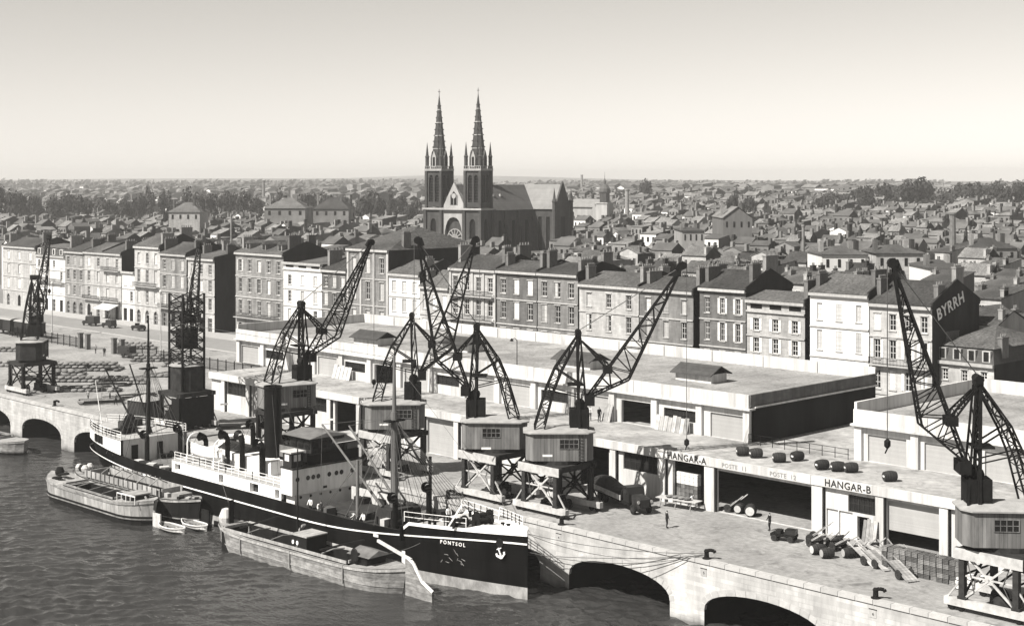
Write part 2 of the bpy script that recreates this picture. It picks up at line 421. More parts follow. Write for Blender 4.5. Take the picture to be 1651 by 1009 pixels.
# ------------------------------------------------------------------ facades with real openings
def facade(mb, x0, x1, z0, z1, holes, y, depth=.28, m=0):
    xs = sorted({x0, x1, *[min(max(h[0],x0),x1) for h in holes], *[min(max(h[1],x0),x1) for h in holes]})
    for a, b in zip(xs, xs[1:]):
        if b - a < 1e-5: continue
        c = (a+b)/2; hs = sorted([h for h in holes if h[0] < c < h[1]], key=lambda h: h[2]); z = z0
        for h in hs:
            if h[2] > z + 1e-4: mb.quad((a,y,z),(b,y,z),(b,y,h[2]),(a,y,h[2]), m)
            z = h[3]
        if z1 > z + 1e-4: mb.quad((a,y,z),(b,y,z),(b,y,z1),(a,y,z1), m)
    for xa, xb, za, zb in holes:
        d = y + depth
        mb.quad((xa,y,za),(xa,d,za),(xa,d,zb),(xa,y,zb), m); mb.quad((xb,d,za),(xb,y,za),(xb,y,zb),(xb,d,zb), m)
        mb.quad((xa,y,zb),(xa,d,zb),(xb,d,zb),(xb,y,zb), m); mb.quad((xa,d,za),(xa,y,za),(xb,y,za),(xb,d,za), m)

_wc = {}
def window_meshes(w, h, nx=2, nz=3, bar=.07):
    k = (round(w,2), round(h,2), nx, nz)
    if k not in _wc:
        f = MB(); t = .09
        f.box(-w/2, -w/2+t, 0,.08, 0,h).box(w/2-t, w/2, 0,.08, 0,h).box(-w/2+t, w/2-t, 0,.08, 0,t).box(-w/2+t, w/2-t, 0,.08, h-t,h)
        for i in range(1,nx): x = -w/2 + w*i/nx; f.box(x-bar/2, x+bar/2, .003,.07, t,h-t)
        for j in range(1,nz): z = h*j/nz; f.box(-w/2+t, w/2-t, .006,.06, z-bar*.4, z+bar*.4)
        p = MB().box(-w/2+.02, w/2-.02, .05,.058, .02,h-.02)
        s = MB().box(0, w/2-.01, 0,.05, 0,h).box(.06, w/2-.07, -.02,0, .08,h*.48).box(.06, w/2-.07, -.02,0, h*.52,h-.08)
        _wc[k] = (f, p, s, {})
    return _wc[k]
def wmesh(k, i, mat):
    c = window_meshes(*k)[3]
    if (i, mat) not in c: c[(i, mat)] = window_meshes(*k)[i].mesh(('window','pane','shutter')[i], M[mat])
    return c[(i, mat)]
def add_window(par, x, y, z, w, h, state, rec=.16, shut='shutter', nx=2, nz=3, frame='window_frame'):
    """state: d dark pane, c curtain, s closed shutters, o dark pane with shutters folded back, h half shut"""
    k = (w, h, nx, nz); L0 = Vector(par.location)
    win = put(wmesh(k, 0, frame), 'window', par, Vector((x, y+rec, z)) - L0)
    put(wmesh(k, 1, 'curtain' if state in 'c' else 'glass'), 'pane', win)
    sm = wmesh(k, 2, shut)
    if state == 's':
        put(sm, 'shutter', win, (-w/2+.005, -.1, 0)); put(sm, 'shutter', win, (.005, -.1, 0))
    elif state == 'o':
        put(sm, 'shutter', win, (-w-.01, -rec-.07, 0)); put(sm, 'shutter', win, (w/2+.02, -rec-.07, 0))
    elif state == 'h':
        put(sm, 'shutter', win, (-w/2+.005, -.1, 0))
    return win

# ------------------------------------------------------------------ the two hangars
def hangar(name, label, lx0, lx1, ux0, ux1, lower, pillars, upper, end_dark, sides):
    h = T(name, label, 'warehouse', ((lx0+lx1)/2, 16, 0)); W = dict(parent=h, world=True)
    # lower storey
    holes = []; mb = MB()
    for (xa, xb, za, zb, kind) in lower: holes.append((xa, xb, za, zb))
    facade(mb, lx0, lx1, 0, 5.12, holes, 16.0, .4)
    mb.build('lower_wall', M['concrete'], **W)
    for (xa, xb, za, zb, kind) in lower:
        if kind == 'D':
            MB().box(xa, xb, 16.3, 16.36, za, zb).build('roller_door', M['roller_shutter'], **W)
        if kind == 'H':
            MB().box(xa, xb, 16.3, 16.36, za+1.5, zb).build('roller_door', M['roller_shutter'], **W)
        if kind == 'W':
            add_window(h, (xa+xb)/2, 16.0, za, xb-xa, zb-za, 'd', .2, nx=6, nz=2, frame='iron_worn')
        if kind == 'P':
            MB().box(xa, xb, 16.2, 16.27, za, zb).build('door', M['white_wall'], **W)
    for x, w in pillars:
        MB().box(x-w/2, x+w/2, 15.62, 15.998, 0, 4.55).build('pillar', M['concrete'], **W)
        MB().box(x+w/2+.02, x+w/2+.14, 15.8, 15.95, 0, 4.6).build('drainpipe', M['iron'], **W)
    MB().box(lx0, lx1, 15.9, 27.0, 5.13, 5.4).build('terrace', M['concrete_top'], **W)
    MB().box(lx0-.04, lx1+.04, 15.5, 15.88, 4.62, 5.5).build('lintel_band', M['concrete'], **W)
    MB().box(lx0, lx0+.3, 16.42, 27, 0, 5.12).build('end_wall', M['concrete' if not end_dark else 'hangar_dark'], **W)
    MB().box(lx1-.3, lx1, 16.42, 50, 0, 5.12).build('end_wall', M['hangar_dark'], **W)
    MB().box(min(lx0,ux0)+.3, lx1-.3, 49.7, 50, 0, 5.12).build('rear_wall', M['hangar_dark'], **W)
    MB().box(ux0+.1, lx1-.1, 27.02, 50.9, 4.9, 5.2).build('upper_floor', M['concrete_top'], **W)
    # upper storey, set back
    holes = [(a, b, c, d) for a, b, c, d, k in upper]; mb = MB()
    facade(mb, ux0, ux1, 5.4, 8.9, holes, 26.0, .35)
    mb.build('upper_wall', M['concrete'], **W)
    for (xa, xb, za, zb, kind) in upper:
        if kind == 'D': MB().box(xa, xb, 26.22, 26.28, za, zb).build('roller_door', M['roller_shutter'], **W)
        if kind == 'W': add_window(h, (xa+xb)/2, 26.0, za, xb-xa, zb-za, 'd', .2, nx=5, nz=2, frame='iron_worn')
    n = round((ux1-ux0)/6.6)
    for i in range(n+1):
        x = ux0 + .45 + (ux1-ux0-.9)*i/n
        MB().box(x-.42, x+.42, 25.62, 25.998, 5.41, 8.92).build('pillar', M['concrete'], **W)
    MB().box(ux0-.25, ux1+.25, 25.3, 26.4, 8.93, 9.12).build('cornice', M['concrete'], **W)
    seg = 8; m_ = max(1, round((ux1-ux0)/seg))
    for i in range(m_):
        a = ux0 + (ux1-ux0)*i/m_; b = ux0 + (ux1-ux0)*(i+1)/m_ - .06
        MB().box(a, b, 25.55, 25.8, 9.125, 10.6).build('parapet_panel', M['concrete'], **W)
        MB().box(a, b, 51.0, 51.25, 9.9, 11.35).build('parapet_panel', M['concrete'], **W)
        MB().box(b, b+.06, 50.9, 51.2, 9.9, 11.2).build('parapet_post', M['concrete_top'], **W)
    MB().box(ux0+.26, ux1-.26, 25.82, 50.98, 9.6, 9.9).build('roof', M['gravel_roof'], **W)
    for sx, d in ((ux0, 0), (ux1, 1)):
        a, b = (sx, sx+.25) if d == 0 else (sx-.25, sx)
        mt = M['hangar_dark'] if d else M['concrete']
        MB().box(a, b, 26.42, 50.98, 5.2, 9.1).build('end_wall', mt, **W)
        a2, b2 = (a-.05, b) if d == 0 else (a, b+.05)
        MB().box(a2, b2, 25.82, 50.98, 9.3, 11.3 if d == 0 else 10.6).build('parapet_panel', M['dark_stone' if d else 'concrete'], **W)  # right-end parapet is darker: its shade is painted in through the colour
        a3, b3 = (a-.3, b) if d == 0 else (a, b+.3)
        MB().box(a3, b3, 26.42, 51.2, 9.12, 9.28).build('cornice', M['concrete'], **W)
    return h
lowA = []; pilA = [(2.3, 1.25), (-4.0, .8), (-10.95, .8)]
for i, k in enumerate("ODWDDWWOWDDW"):
    c = -14.2 - 6.37*i; pilA.append((c-3.18, .8))
    if k == 'O': lowA.append((c-2.2, c+2.4, .01, 4.5, 'O'))
    elif k == 'D': lowA.append((c-2.5, c+2.4, .01, 4.4, 'D'))
    else: lowA.append((c-2.6, c+2.4, 2.6, 4.4, 'W'))
lowA += [(-9.7, -4.9, 2.6, 4.45, 'W'), (-2.8, 1.55, .01, 4.55, 'O'), (2.96, 14.6, .01, 4.25, 'O')]
upA = []
for i, k in enumerate("DWODWDDWDOWDDWD"):
    c = -3.3 - 6.6*i
    if k == 'W': upA.append((c-2.4, c+2.2, 6.6, 7.9, 'W'))
    else: upA.append((c-2.3, c+2.2, 5.41, 8.1, k))
hangar_a = hangar('warehouse', 'long white concrete warehouse lettered HANGAR-A with terrace and flat gravel roof', -91.0, 14.68, -99.0, 0.0, lowA, pilA, upA, False, None)
lowB = [(18.62, 21.7, 2.55, 4.2, 'W'), (19.6, 20.9, .01, 2.3, 'O'), (16.2, 17.5, .01, 2.5, 'P'), (17.6, 19.1, .01, 2.5, 'P'), (22.72, 28.2, .01, 4.3, 'H'), (29.9, 33.4, 2.6, 4.45, 'W')]
pilB = [(15.35, 1.2), (22.2, .85), (28.75, .85)]
for i in range(6):
    c = 37.4 + 6.37*i; pilB.append((c-3.2, .8)); lowB.append((c-2.4, c+2.4, .01, 4.4, 'D'))
upB = [(13.2 + 6.4*i + 1.3, 13.2 + 6.4*i + 5.7, 5.41, 8.15, 'D') for i in range(9)]
hangar_b = hangar('warehouse', 'white concrete warehouse lettered HANGAR-B beside the rightmost crane', 14.72, 75.0, 13.1, 72.0, lowB, pilB, upB, False, None)
for h, k, x, z in ((hangar_a, 'A', -.55, 5.03), (hangar_a, '11', 5.6, 4.98), (hangar_a, '12', 11.5, 4.98), (hangar_b, 'B', 18.85, 5.03)):
    put(TXT[k], 'lettering', h, Vector((x, 15.478, z)) - Vector(h.location), (R(90), 0, 0))
# roof ventilator huts
huts = [(-72, 31.5, 5.6), (-57, 35.5, 5.2), (-33, 34.2, 6.0), (-14.2, 35.2, 5.4)]
ht = ['nearest the left end of HANGAR-A', 'behind the two crossing crane jibs', 'behind the middle crane mast', 'nearest the right end of HANGAR-A']
for (x, y, w), t in zip(huts, ht):
    t_ = T('roof_hut', 'low hut with dark gabled roof on warehouse roof, ' + t, 'roof hut', (x, y, 9.9), 0, 'ventilator huts on the warehouse roof')
    MB().box(-w/2, w/2, -1.5, 1.5, 0, 1.05).build('wall', M['concrete'], t_)
    MB().prism([(-1.5,1.05),(1.5,1.05),(0,1.85)], w/2-.06, w/2, axis='X').build('gable', M['hangar_dark'], t_)
    mb = MB()
    for s in (-1, 1):
        mb.add([(-w/2-.4,0,2.0),(w/2+.4,0,2.0),(w/2+.4,s*2.1,1.0),(-w/2-.4,s*2.1,1.0),(-w/2-.4,0,1.88),(w/2+.4,0,1.88),(w/2+.4,s*2.1,.88),(-w/2-.4,s*2.1,.88)],
               [(0,1,2,3),(4,7,6,5),(0,4,5,1),(1,5,6,2),(2,6,7,3),(3,7,4,0)])
    mb.build('roof', M['slate'], t_)
# terrace railing across the gap between the upper storeys
rl = T('railing', 'thin dark railing on the terrace between the two warehouses', 'railing', (6.5, 25.2, 5.4))
for i in range(9): MB().box(-6.3+1.56*i, -6.25+1.56*i, -.03, .03, 0, 1.1).build('post', M['iron'], rl)
for z in (.55, 1.08): MB().box(-6.3, 6.3, -.02, .02, z-.025, z+.025).build('rail_bar', M['iron'], rl)
# lower-terrace and roof lamp posts
def lamp(x, y, z, h, label, arm=.6):
    t = T('lamp_post', label, 'lamp post', (x, y, z))
    MB().tube((0,0,0),(0,0,h),.07,.05).build('pole', M['iron'], t)
    MB().path([(0,0,h),(-arm*.4,-arm*.3,h+.25),(-arm,-arm*.6,h+.1)], .04).build('arm', M['iron'], t)
    MB().lathe([(.08,.2),(.12,.1),(.28,-.1),(.1,-.16)], 8, (-arm,-arm*.6,h)).build('lamp_head', M['iron'], t, smooth=True)
lamp(-37, 26.6, 5.4, 8.2, 'thin lamp post rising past warehouse roof left of the middle crane')
lamp(8.8, 47, 0, 12.5, 'pale lamp post in the gap between the two warehouses')

# ------------------------------------------------------------------ the row of houses along the quay street
FY = 75.4
def xf(px, y=FY):
    k = (px-825.5)/2350; Y = (y - CAM.y)/(k*RGT.y + DIR.y); X = k*Y
    return CAM.x + X*RGT.x + Y*DIR.x, Y
def zf(px, py, y=FY):
    x, Y = xf(px, y); return 34 - (py-290)*Y/2350
def chimney(par, x, y, z0, h, w=.7, d=2.2, pots=3, mat='chimney_brick'):
    L0 = Vector(par.location)
    c = MB().box(-w/2, w/2, -d/2, d/2, -2.2, h).box(-w/2-.08, w/2+.08, -d/2-.08, d/2+.08, h, h+.18).build('chimney', M[mat], par, Vector((x,y,z0))-L0)
    for i in range(pots):
        yy = -d/2 + d*(i+.5)/pots
        MB().lathe([(.15,h+.18),(.12,h+.62),(.15,h+.66)], 7, (0,yy,0)).build('chimney_pot', M['chimney_pot'], c)
def house(label, pl, pr, ep, floors=4, cols=3, wall='pale_stone', roof='gable', ground='rect', states='dcs', shut='shutter',
          balc=(), attic=0, depth=12, rise=2.0, dorm=0, pil=False, chim=(1,1), trim='trim_stone', roofmat='roof_tile', arched=(), fr=(0,0), inset=0, gh=4.3, ww=.42, side='party_wall'):
    x0, x1 = xf(pl)[0], xf(pr)[0]; x0 += .02; x1 -= .02; ze = zf((pl+pr)/2, ep); y = FY + inset
    h = T('quay_house', label, 'house', ((x0+x1)/2, y, 0), 0, 'houses along the quay street'); W = dict(parent=h, world=True)
    ztop = ze - attic
    fh = (ztop - .5 - gh)/(floors-1); cw = (x1-x0)/cols
    holes = []; wins = []; mb = MB(); rr = random.Random(label)
    for f in range(floors):
        zb = 0 if f == 0 else gh + fh*(f-1)
        for c in range(cols):
            xc = x0 + cw*(c+.5)
            if f == 0:
                w = min(cw*.58, 1.7); hh = gh*.72; za = .02
            else:
                w = min(cw*ww, 1.25); hh = fh*(.66 if f < floors-1 else .56); za = zb + fh*(.16 if f == 1 else .22)
            holes.append((xc-w/2, xc+w/2, za, za+hh)); wins.append((f, c, xc, za, w, hh))
    facade(mb, x0, x1, 0, ze, holes, y, .3)
    if ground == 'arch':   # arched heads: corner fillers give the round top
        for f, c, xc, za, w, hh in wins:
            if f == 0 or f in arched:
                for s in (-1, 1):
                    pts = [(xc+s*w/2, za+hh)]
                    for i in range(6):
                        t = math.pi/2*i/5; pts.append((xc+s*w/2*math.cos(t), za+hh-w/2+w/2*math.sin(t)))
                    mb.poly([(a, y+.02, b) for a, b in pts])
    mb.build('wall', M[wall], **W)
    for f, c, xc, za, w, hh in wins:
        st = rr.choice(states)
        if f == 0:
            add_window(h, xc, y, za, w, hh, 'd', .25, nx=2, nz=3, frame='varnish' if rr.random() < .5 else 'window_frame')
        else:
            add_window(h, xc, y, za, w, hh, st, .16, shut)
            MB().box(xc-w/2-.14, xc+w/2+.14, y-.12, y-.002, za-.16, za-.02).build('sill', M[trim], **W)
            if trim != 'none' and wall != 'white_wall':
                MB().box(xc-w/2-.16, xc+w/2+.16, y-.1, y-.002, za+hh+.06, za+hh+.22).build('window_head', M[trim], **W)
    for f in range(1, floors):
        zb = gh + fh*(f-1)
        MB().box(x0+.01, x1-.01, y-.16, y-.004, zb-.16, zb+.04).build('string_course', M[trim], **W)
    for f in balc:
        zb = gh + fh*(f-1)
        b = MB().box(x0+.3, x1-.3, y-.9, y-.17, zb-.1, zb+.06).build('balcony', M[trim], **W)
        r_ = MB()
        for i in range(int((x1-x0-.6)/.22)+1): r_.box(x0+.32+.22*i, x0+.36+.22*i, y-.88, y-.84, zb+.07, zb+1.0)
        r_.box(x0+.3, x1-.3, y-.9, y-.83, zb+1.0, zb+1.06).build('balustrade', M['iron'], b, loc=(0,0,0))
    if pil:
        for i in range(cols+1):
            xx = x0 + .3 + (x1-x0-.6)*i/cols
            MB().box(xx-.28, xx+.28, y-.2, y-.003, gh+.05, ztop-.5).build('pilaster', M[trim], **W)
    MB().box(x0-.03, x1+.03, y-.5, y-.003, ze-.42, ze).build('cornice', M[trim], **W)
    if attic:
        MB().box(x0, x1, y-.3, y-.004, ztop-.3, ztop-.05).build('cornice', M[trim], **W)
        for c in range(cols):
            xc = x0 + cw*(c+.5); MB().box(xc-cw*.3, xc+cw*.3, y-.03, y-.004, ztop+.25, ze-.6).build('attic_panel', M['dark_opening'], **W)
    # side, rear walls
    for s in (0, 1):
        xx = x0 if s == 0 else x1
        pts = [(y+.31, 0), (y+depth, 0), (y+depth, ze)] + ([(y+depth/2, ze+rise)] if roof == 'gable' else []) + [(y+.31, ze)]
        MB().prism(pts, xx-.25 if s else xx, xx if s else xx+.25, axis='X').build('side_wall', M[side if s else 'party_wall'], **W)
    MB().box(x0+.26, x1-.26, y+depth-.3, y+depth, 0, ze).build('rear_wall', M['house_wall'], **W)
    # roof
    mb = MB(); t = .16; e = .42
    if roof == 'gable':
        for s, ya, yb in ((0, y-e, y+depth/2), (1, y+depth+.3, y+depth/2)):
            za = ze + .02 ; zr = ze + rise + .12
            mb.add([(x0-.02,ya,za),(x1+.1,ya,za),(x1+.1,yb,zr),(x0-.02,yb,zr),(x0-.02,ya,za+t),(x1+.1,ya,za+t),(x1+.1,yb,zr+t),(x0-.02,yb,zr+t)],
                   [(0,3,2,1),(4,5,6,7),(0,1,5,4),(1,2,6,5),(2,3,7,6),(3,0,4,7)])
    elif roof == 'hip':
        k = min((x1-x0)*.42, depth*.45); za = ze+.02; zr = ze+rise
        P0 = [(x0-e,y-e,za),(x1+e,y-e,za),(x1+e,y+depth+e,za),(x0-e,y+depth+e,za)]
        A = (x0+k, y+depth/2, zr); B = (x1-k, y+depth/2, zr)
        mb.add(P0+[A,B], [(0,1,5,4),(1,2,5),(2,3,4,5),(3,0,4),(3,2,1,0)])
    elif roof == 'flat':
        mb.add([(x0,y+.3,ze-.5),(x1,y+.3,ze-.5),(x1,y+depth,ze+rise*.5),(x0,y+depth,ze+rise*.5)], [(0,1,2,3)])
    elif roof == 'mansard':
        P0 = [(x0-.1,y-.2,ze),(x1+.1,y-.2,ze),(x1+.1,y+depth,ze),(x0-.1,y+depth,ze)]
        P1 = [(x0+.5,y+.7,ze+2.0),(x1-.5,y+.7,ze+2.0),(x1-.5,y+depth-.6,ze+2.0),(x0+.5,y+depth-.6,ze+2.0)]
        A = (x0+4, y+depth/2, ze+2+rise); B = (x1-4, y+depth/2, ze+2+rise)
        mb.add(P0+P1, [(0,1,5,4),(1,2,6,5),(2,3,7,6),(3,0,4,7)], 1)
        Q = [(a-.3 if i in (0,3) else a+.3, b-.3 if i < 2 else b+.3, c+.02) for i,(a,b,c) in enumerate(P1)]
        mb.add(Q+[A,B], [(0,1,5,4),(1,2,5),(2,3,4,5),(3,0,4)])
    rf = mb.build('roof', [M[roofmat], M['slate']], **W)
    if roof == 'gable':
        MB().prism([(y-.2,ze-.3),(y-.2,ze+.55),(y+depth/2,ze+rise+.75),(y+depth,ze+.55),(y+depth,ze-.3)], x1-.12, x1+.16, axis='X').build('party_parapet', M['party_wall'], **W)
    for d in range(dorm):
        xc = x0 + (x1-x0)*(d+.5)/dorm; dw = min(1.5, (x1-x0)/dorm*.55)
        if roof == 'mansard':
            q = MB().box(xc-dw/2, xc+dw/2, y-.1, y+1.2, ze+.25, ze+1.75); yy = y-.1; zz = ze+.25; hh = 1.5
        else:
            q = MB().box(xc-dw/2, xc+dw/2, y+1.2, y+4, ze+.3, ze+2.0).prism([(xc-dw/2-.2,ze+2),(xc+dw/2+.2,ze+2),(xc,ze+2.7)], y+1.0, y+5, 1); yy = y+1.2; zz = ze+.7; hh = 1.3
        dm = q.build('dormer', [M[wall], M[roofmat]], **W)
        MB().box(xc-dw*.32, xc+dw*.32, yy-.03, yy-.003, zz+.1, zz+hh-.1).build('dormer_window', M['glass'], dm, loc=(0,0,0))
    for s, n_ in enumerate(chim):
        for i in range(n_):
            xx = (x0+.4) if s == 0 else (x1-.42); yy = y + depth*(.24+.36*i+rr.uniform(-.05,.05))
            zz = ze + rise*(1-abs(yy-y-depth/2)/(depth/2)) if roof != 'flat' else ze
            chimney(h, xx, yy, zz, rr.uniform(1.5,2.9), .66, rr.uniform(1.8,3.6), rr.choice((3,4,5)))
    return h
house('pale four-storey house at the far left end of the quay row', 5, 58, 398, 4, 3, 'pale_stone', 'gable', 'arch', 'sssc', 'shutter_white', chim=(1,1))
house('light house with a row of round-headed attic dormers behind leftmost crane', 58, 105, 412, 4, 4, 'white_wall', 'mansard', 'rect', 'ssdo', 'shutter_white', balc=(2,), dorm=4, rise=.9, chim=(1,1))
house('narrow weathered grey house with arched ground floor doors, left of awning houses', 105, 136, 406, 4, 3, 'grey_stone', 'gable', 'arch', 'dss', chim=(1,2))
house('pale house with two columns of windows above twin arches, second left of awning', 136, 166, 407, 4, 2, 'pale_stone', 'gable', 'arch', 'dcs', 'shutter_white', balc=(1,), chim=(1,0))
aw = house('pale house with balconies and a white shop awning', 166, 196, 409, 4, 2, 'pale_stone', 'gable', 'rect', 'dsc', balc=(1,3), chim=(0,2))
house('small low white house wedged between two taller houses near the awning', 197, 217, 438, 3, 2, 'white_wall', 'flat', 'rect', 'ds', 'shutter_white', depth=12, rise=1.5, chim=(0,0))
house('tall ornate house with arched top windows and a stone balcony', 217, 258, 398, 4, 3, 'pale_stone', 'gable', 'arch', 'ddc', balc=(2,), arched=(3,), chim=(0,2), rise=2.4)
house('greyish house with long first-floor balcony left of the corner house', 258, 301, 410, 4, 3, 'grey_stone', 'gable', 'rect', 'dss', balc=(1,), arched=(3,), chim=(1,1), rise=2.3)
house('corner house with a tall black blank side wall facing the street gap', 303, 346, 417, 4, 3, 'pale_stone', 'gable', 'rect', 'ddc', chim=(2,2), rise=1.2, depth=17)
house('grey five-bay house with arcaded ground floor and three roof dormers', 380, 457, 409, 4, 5, 'grey_stone', 'gable', 'arch', 'dcddo', balc=(1,), dorm=3, chim=(1,2))
house('white house with flat attic parapet beside the grey arcaded house', 457, 519, 424, 4, 3, 'white_wall', 'flat', 'rect', 'ddc', attic=1.3, depth=13, chim=(0,1))
house('plain dark grey house left of the tall pilastered house', 519, 560, 436, 4, 3, 'dark_stone', 'gable', 'rect', 'dds', balc=(1,), chim=(1,1))
house('tallest house of the row with pilasters and big hipped tile roof', 560, 627, 402, 4, 3, 'grey_stone', 'hip', 'rect', 'dcc', balc=(1,), pil=True, depth=24, rise=4.2, chim=(0,1))
house('bright white house with closed shutters right of the pilastered house', 627, 677, 442, 4, 3, 'white_wall', 'gable', 'rect', 'sc', 'shutter', depth=12, rise=2.1, chim=(0,1), balc=(1,))
house('low pale house behind the crossing crane jibs', 677, 725, 463, 3, 3, 'pale_stone', 'gable', 'rect', 'sc', 'shutter_white', depth=11, rise=2.6, chim=(1,0))
house('ornate house with black iron balconies on every floor', 725, 800, 434, 4, 4, 'pale_stone', 'gable', 'rect', 'ddd', balc=(1,2,3), pil=True, chim=(1,2))
house('grey stone house with pale shutters, left half of a long plain pair', 801, 866, 438, 4, 3, 'dark_stone', 'gable', 'rect', 'sod', 'shutter_white', chim=(1,1), rise=1.4)
house('weathered stone house with shuttered bays, right half of a long plain pair', 867, 932, 442, 4, 3, 'grey_stone', 'gable', 'rect', 'shd', 'shutter', chim=(1,2), rise=1.4)
house('broad light stone house with three small square top windows', 934, 1030, 461, 4, 3, 'pale_stone', 'gable', 'rect', 'ddch', 'shutter', chim=(1,2), ww=.25, rise=1.7)
house('grey house crossed by the tall jib of the middle crane', 1031, 1118, 468, 4, 3, 'grey_stone', 'gable', 'rect', 'ddsc', chim=(1,2), ww=.28, rise=1.5, depth=12)
house('broad grey house with white-framed windows right of the narrow dark gap', 1128, 1203, 466, 4, 3, 'dark_stone', 'gable', 'rect', 'oood', 'shutter_white', chim=(1,2), ww=.3, rise=2.4)
house('lower house with attic grilles, tall dark doors and white shutters', 1204, 1298, 486, 4, 3, 'pale_stone', 'gable', 'rect', 'oo', 'shutter_white', attic=1.5, depth=9, rise=1.0, chim=(0,1), ww=.3)
house('brilliant white three-bay house left of the painted-gable house', 1306, 1401, 474, 4, 3, 'white_wall', 'gable', 'rect', 'cs', 'shutter', chim=(1,2), ww=.28, rise=2.2)
by = house('corner house with BYRRH painted in white letters on its dark gable', 1402, 1503, 492, 4, 4, 'pale_stone', 'gable', 'rect', 'osd', 'shutter_white', balc=(2,), chim=(1,2), rise=2.8, depth=13)
x1b = xf(1503)[0]
put(TXT['W'], 'lettering', by, Vector((x1b+.22, FY+4.6, zf(1452,492)-.1)) - Vector(by.location), (Matrix.Rotation(R(90),3,'Z') @ Matrix.Rotation(R(90),3,'X') @ Matrix.Rotation(R(17),3,'Z')).to_euler())
house('low corner house with grey mansard and dormers right of the painted gable', 1496, 1591, 586, 3, 3, 'pale_stone', 'mansard', 'rect', 'ds', 'shutter_white', dorm=4, inset=2.0, depth=17, rise=2.4, chim=(1,1), gh=3.6, ww=.3)
# awning
xa = xf(181)[0]
MB().add([(-4,0,3.9),(4,0,3.9),(4,-3.2,2.6),(-4,-3.2,2.6),(-4,-.0,3.82),(4,0,3.82),(4,-3.2,2.52),(-4,-3.2,2.52)], [(0,1,2,3),(4,7,6,5),(2,6,7,3),(0,3,7,4),(1,5,6,2)]).build('awning', M['canvas'], aw, Vector((xa, FY, 0))-Vector(aw.location))

# ------------------------------------------------------------------ twin-spired church
def four(mb, start, n=4):
    base = mb.v[start:]; fs = [(f, m) for f, m in zip(mb.f, mb.m) if min(f) >= start]
    for k in range(1, n):
        Mr = Matrix.Rotation(2*math.pi*k/n, 4, 'Z'); off = len(mb.v) - start
        mb.v.extend(tuple(Mr @ Vector(p)) for p in base)
        for f, m in fs: mb.f.append(tuple(i+off for i in f)); mb.m.append(m)
def lancet_fill(mb, xa, xb, zt, y, m=0):
    c = (xa+xb)/2; w = (xb-xa); n = 5
    for s in (-1, 1):
        pts = [(c+s*w/2, y, zt)]
        for i in range(n+1):
            t = i/n; pts.append((c+s*w/2*math.cos(t*math.pi/2)**.8, y, zt - w*.95 + w*.95*math.sin(t*math.pi/2)))
        mb.poly(pts, m)
cx, cy = at_depth(729, 487); ca = R(34)
dv = RGT*math.sin(ca) + DIR*math.cos(ca)
ch = T('church', 'soot-dark gothic church with two tall spires above the rooftops', 'church', (cx, cy, 0), math.atan2(dv.y, dv.x) - R(90))
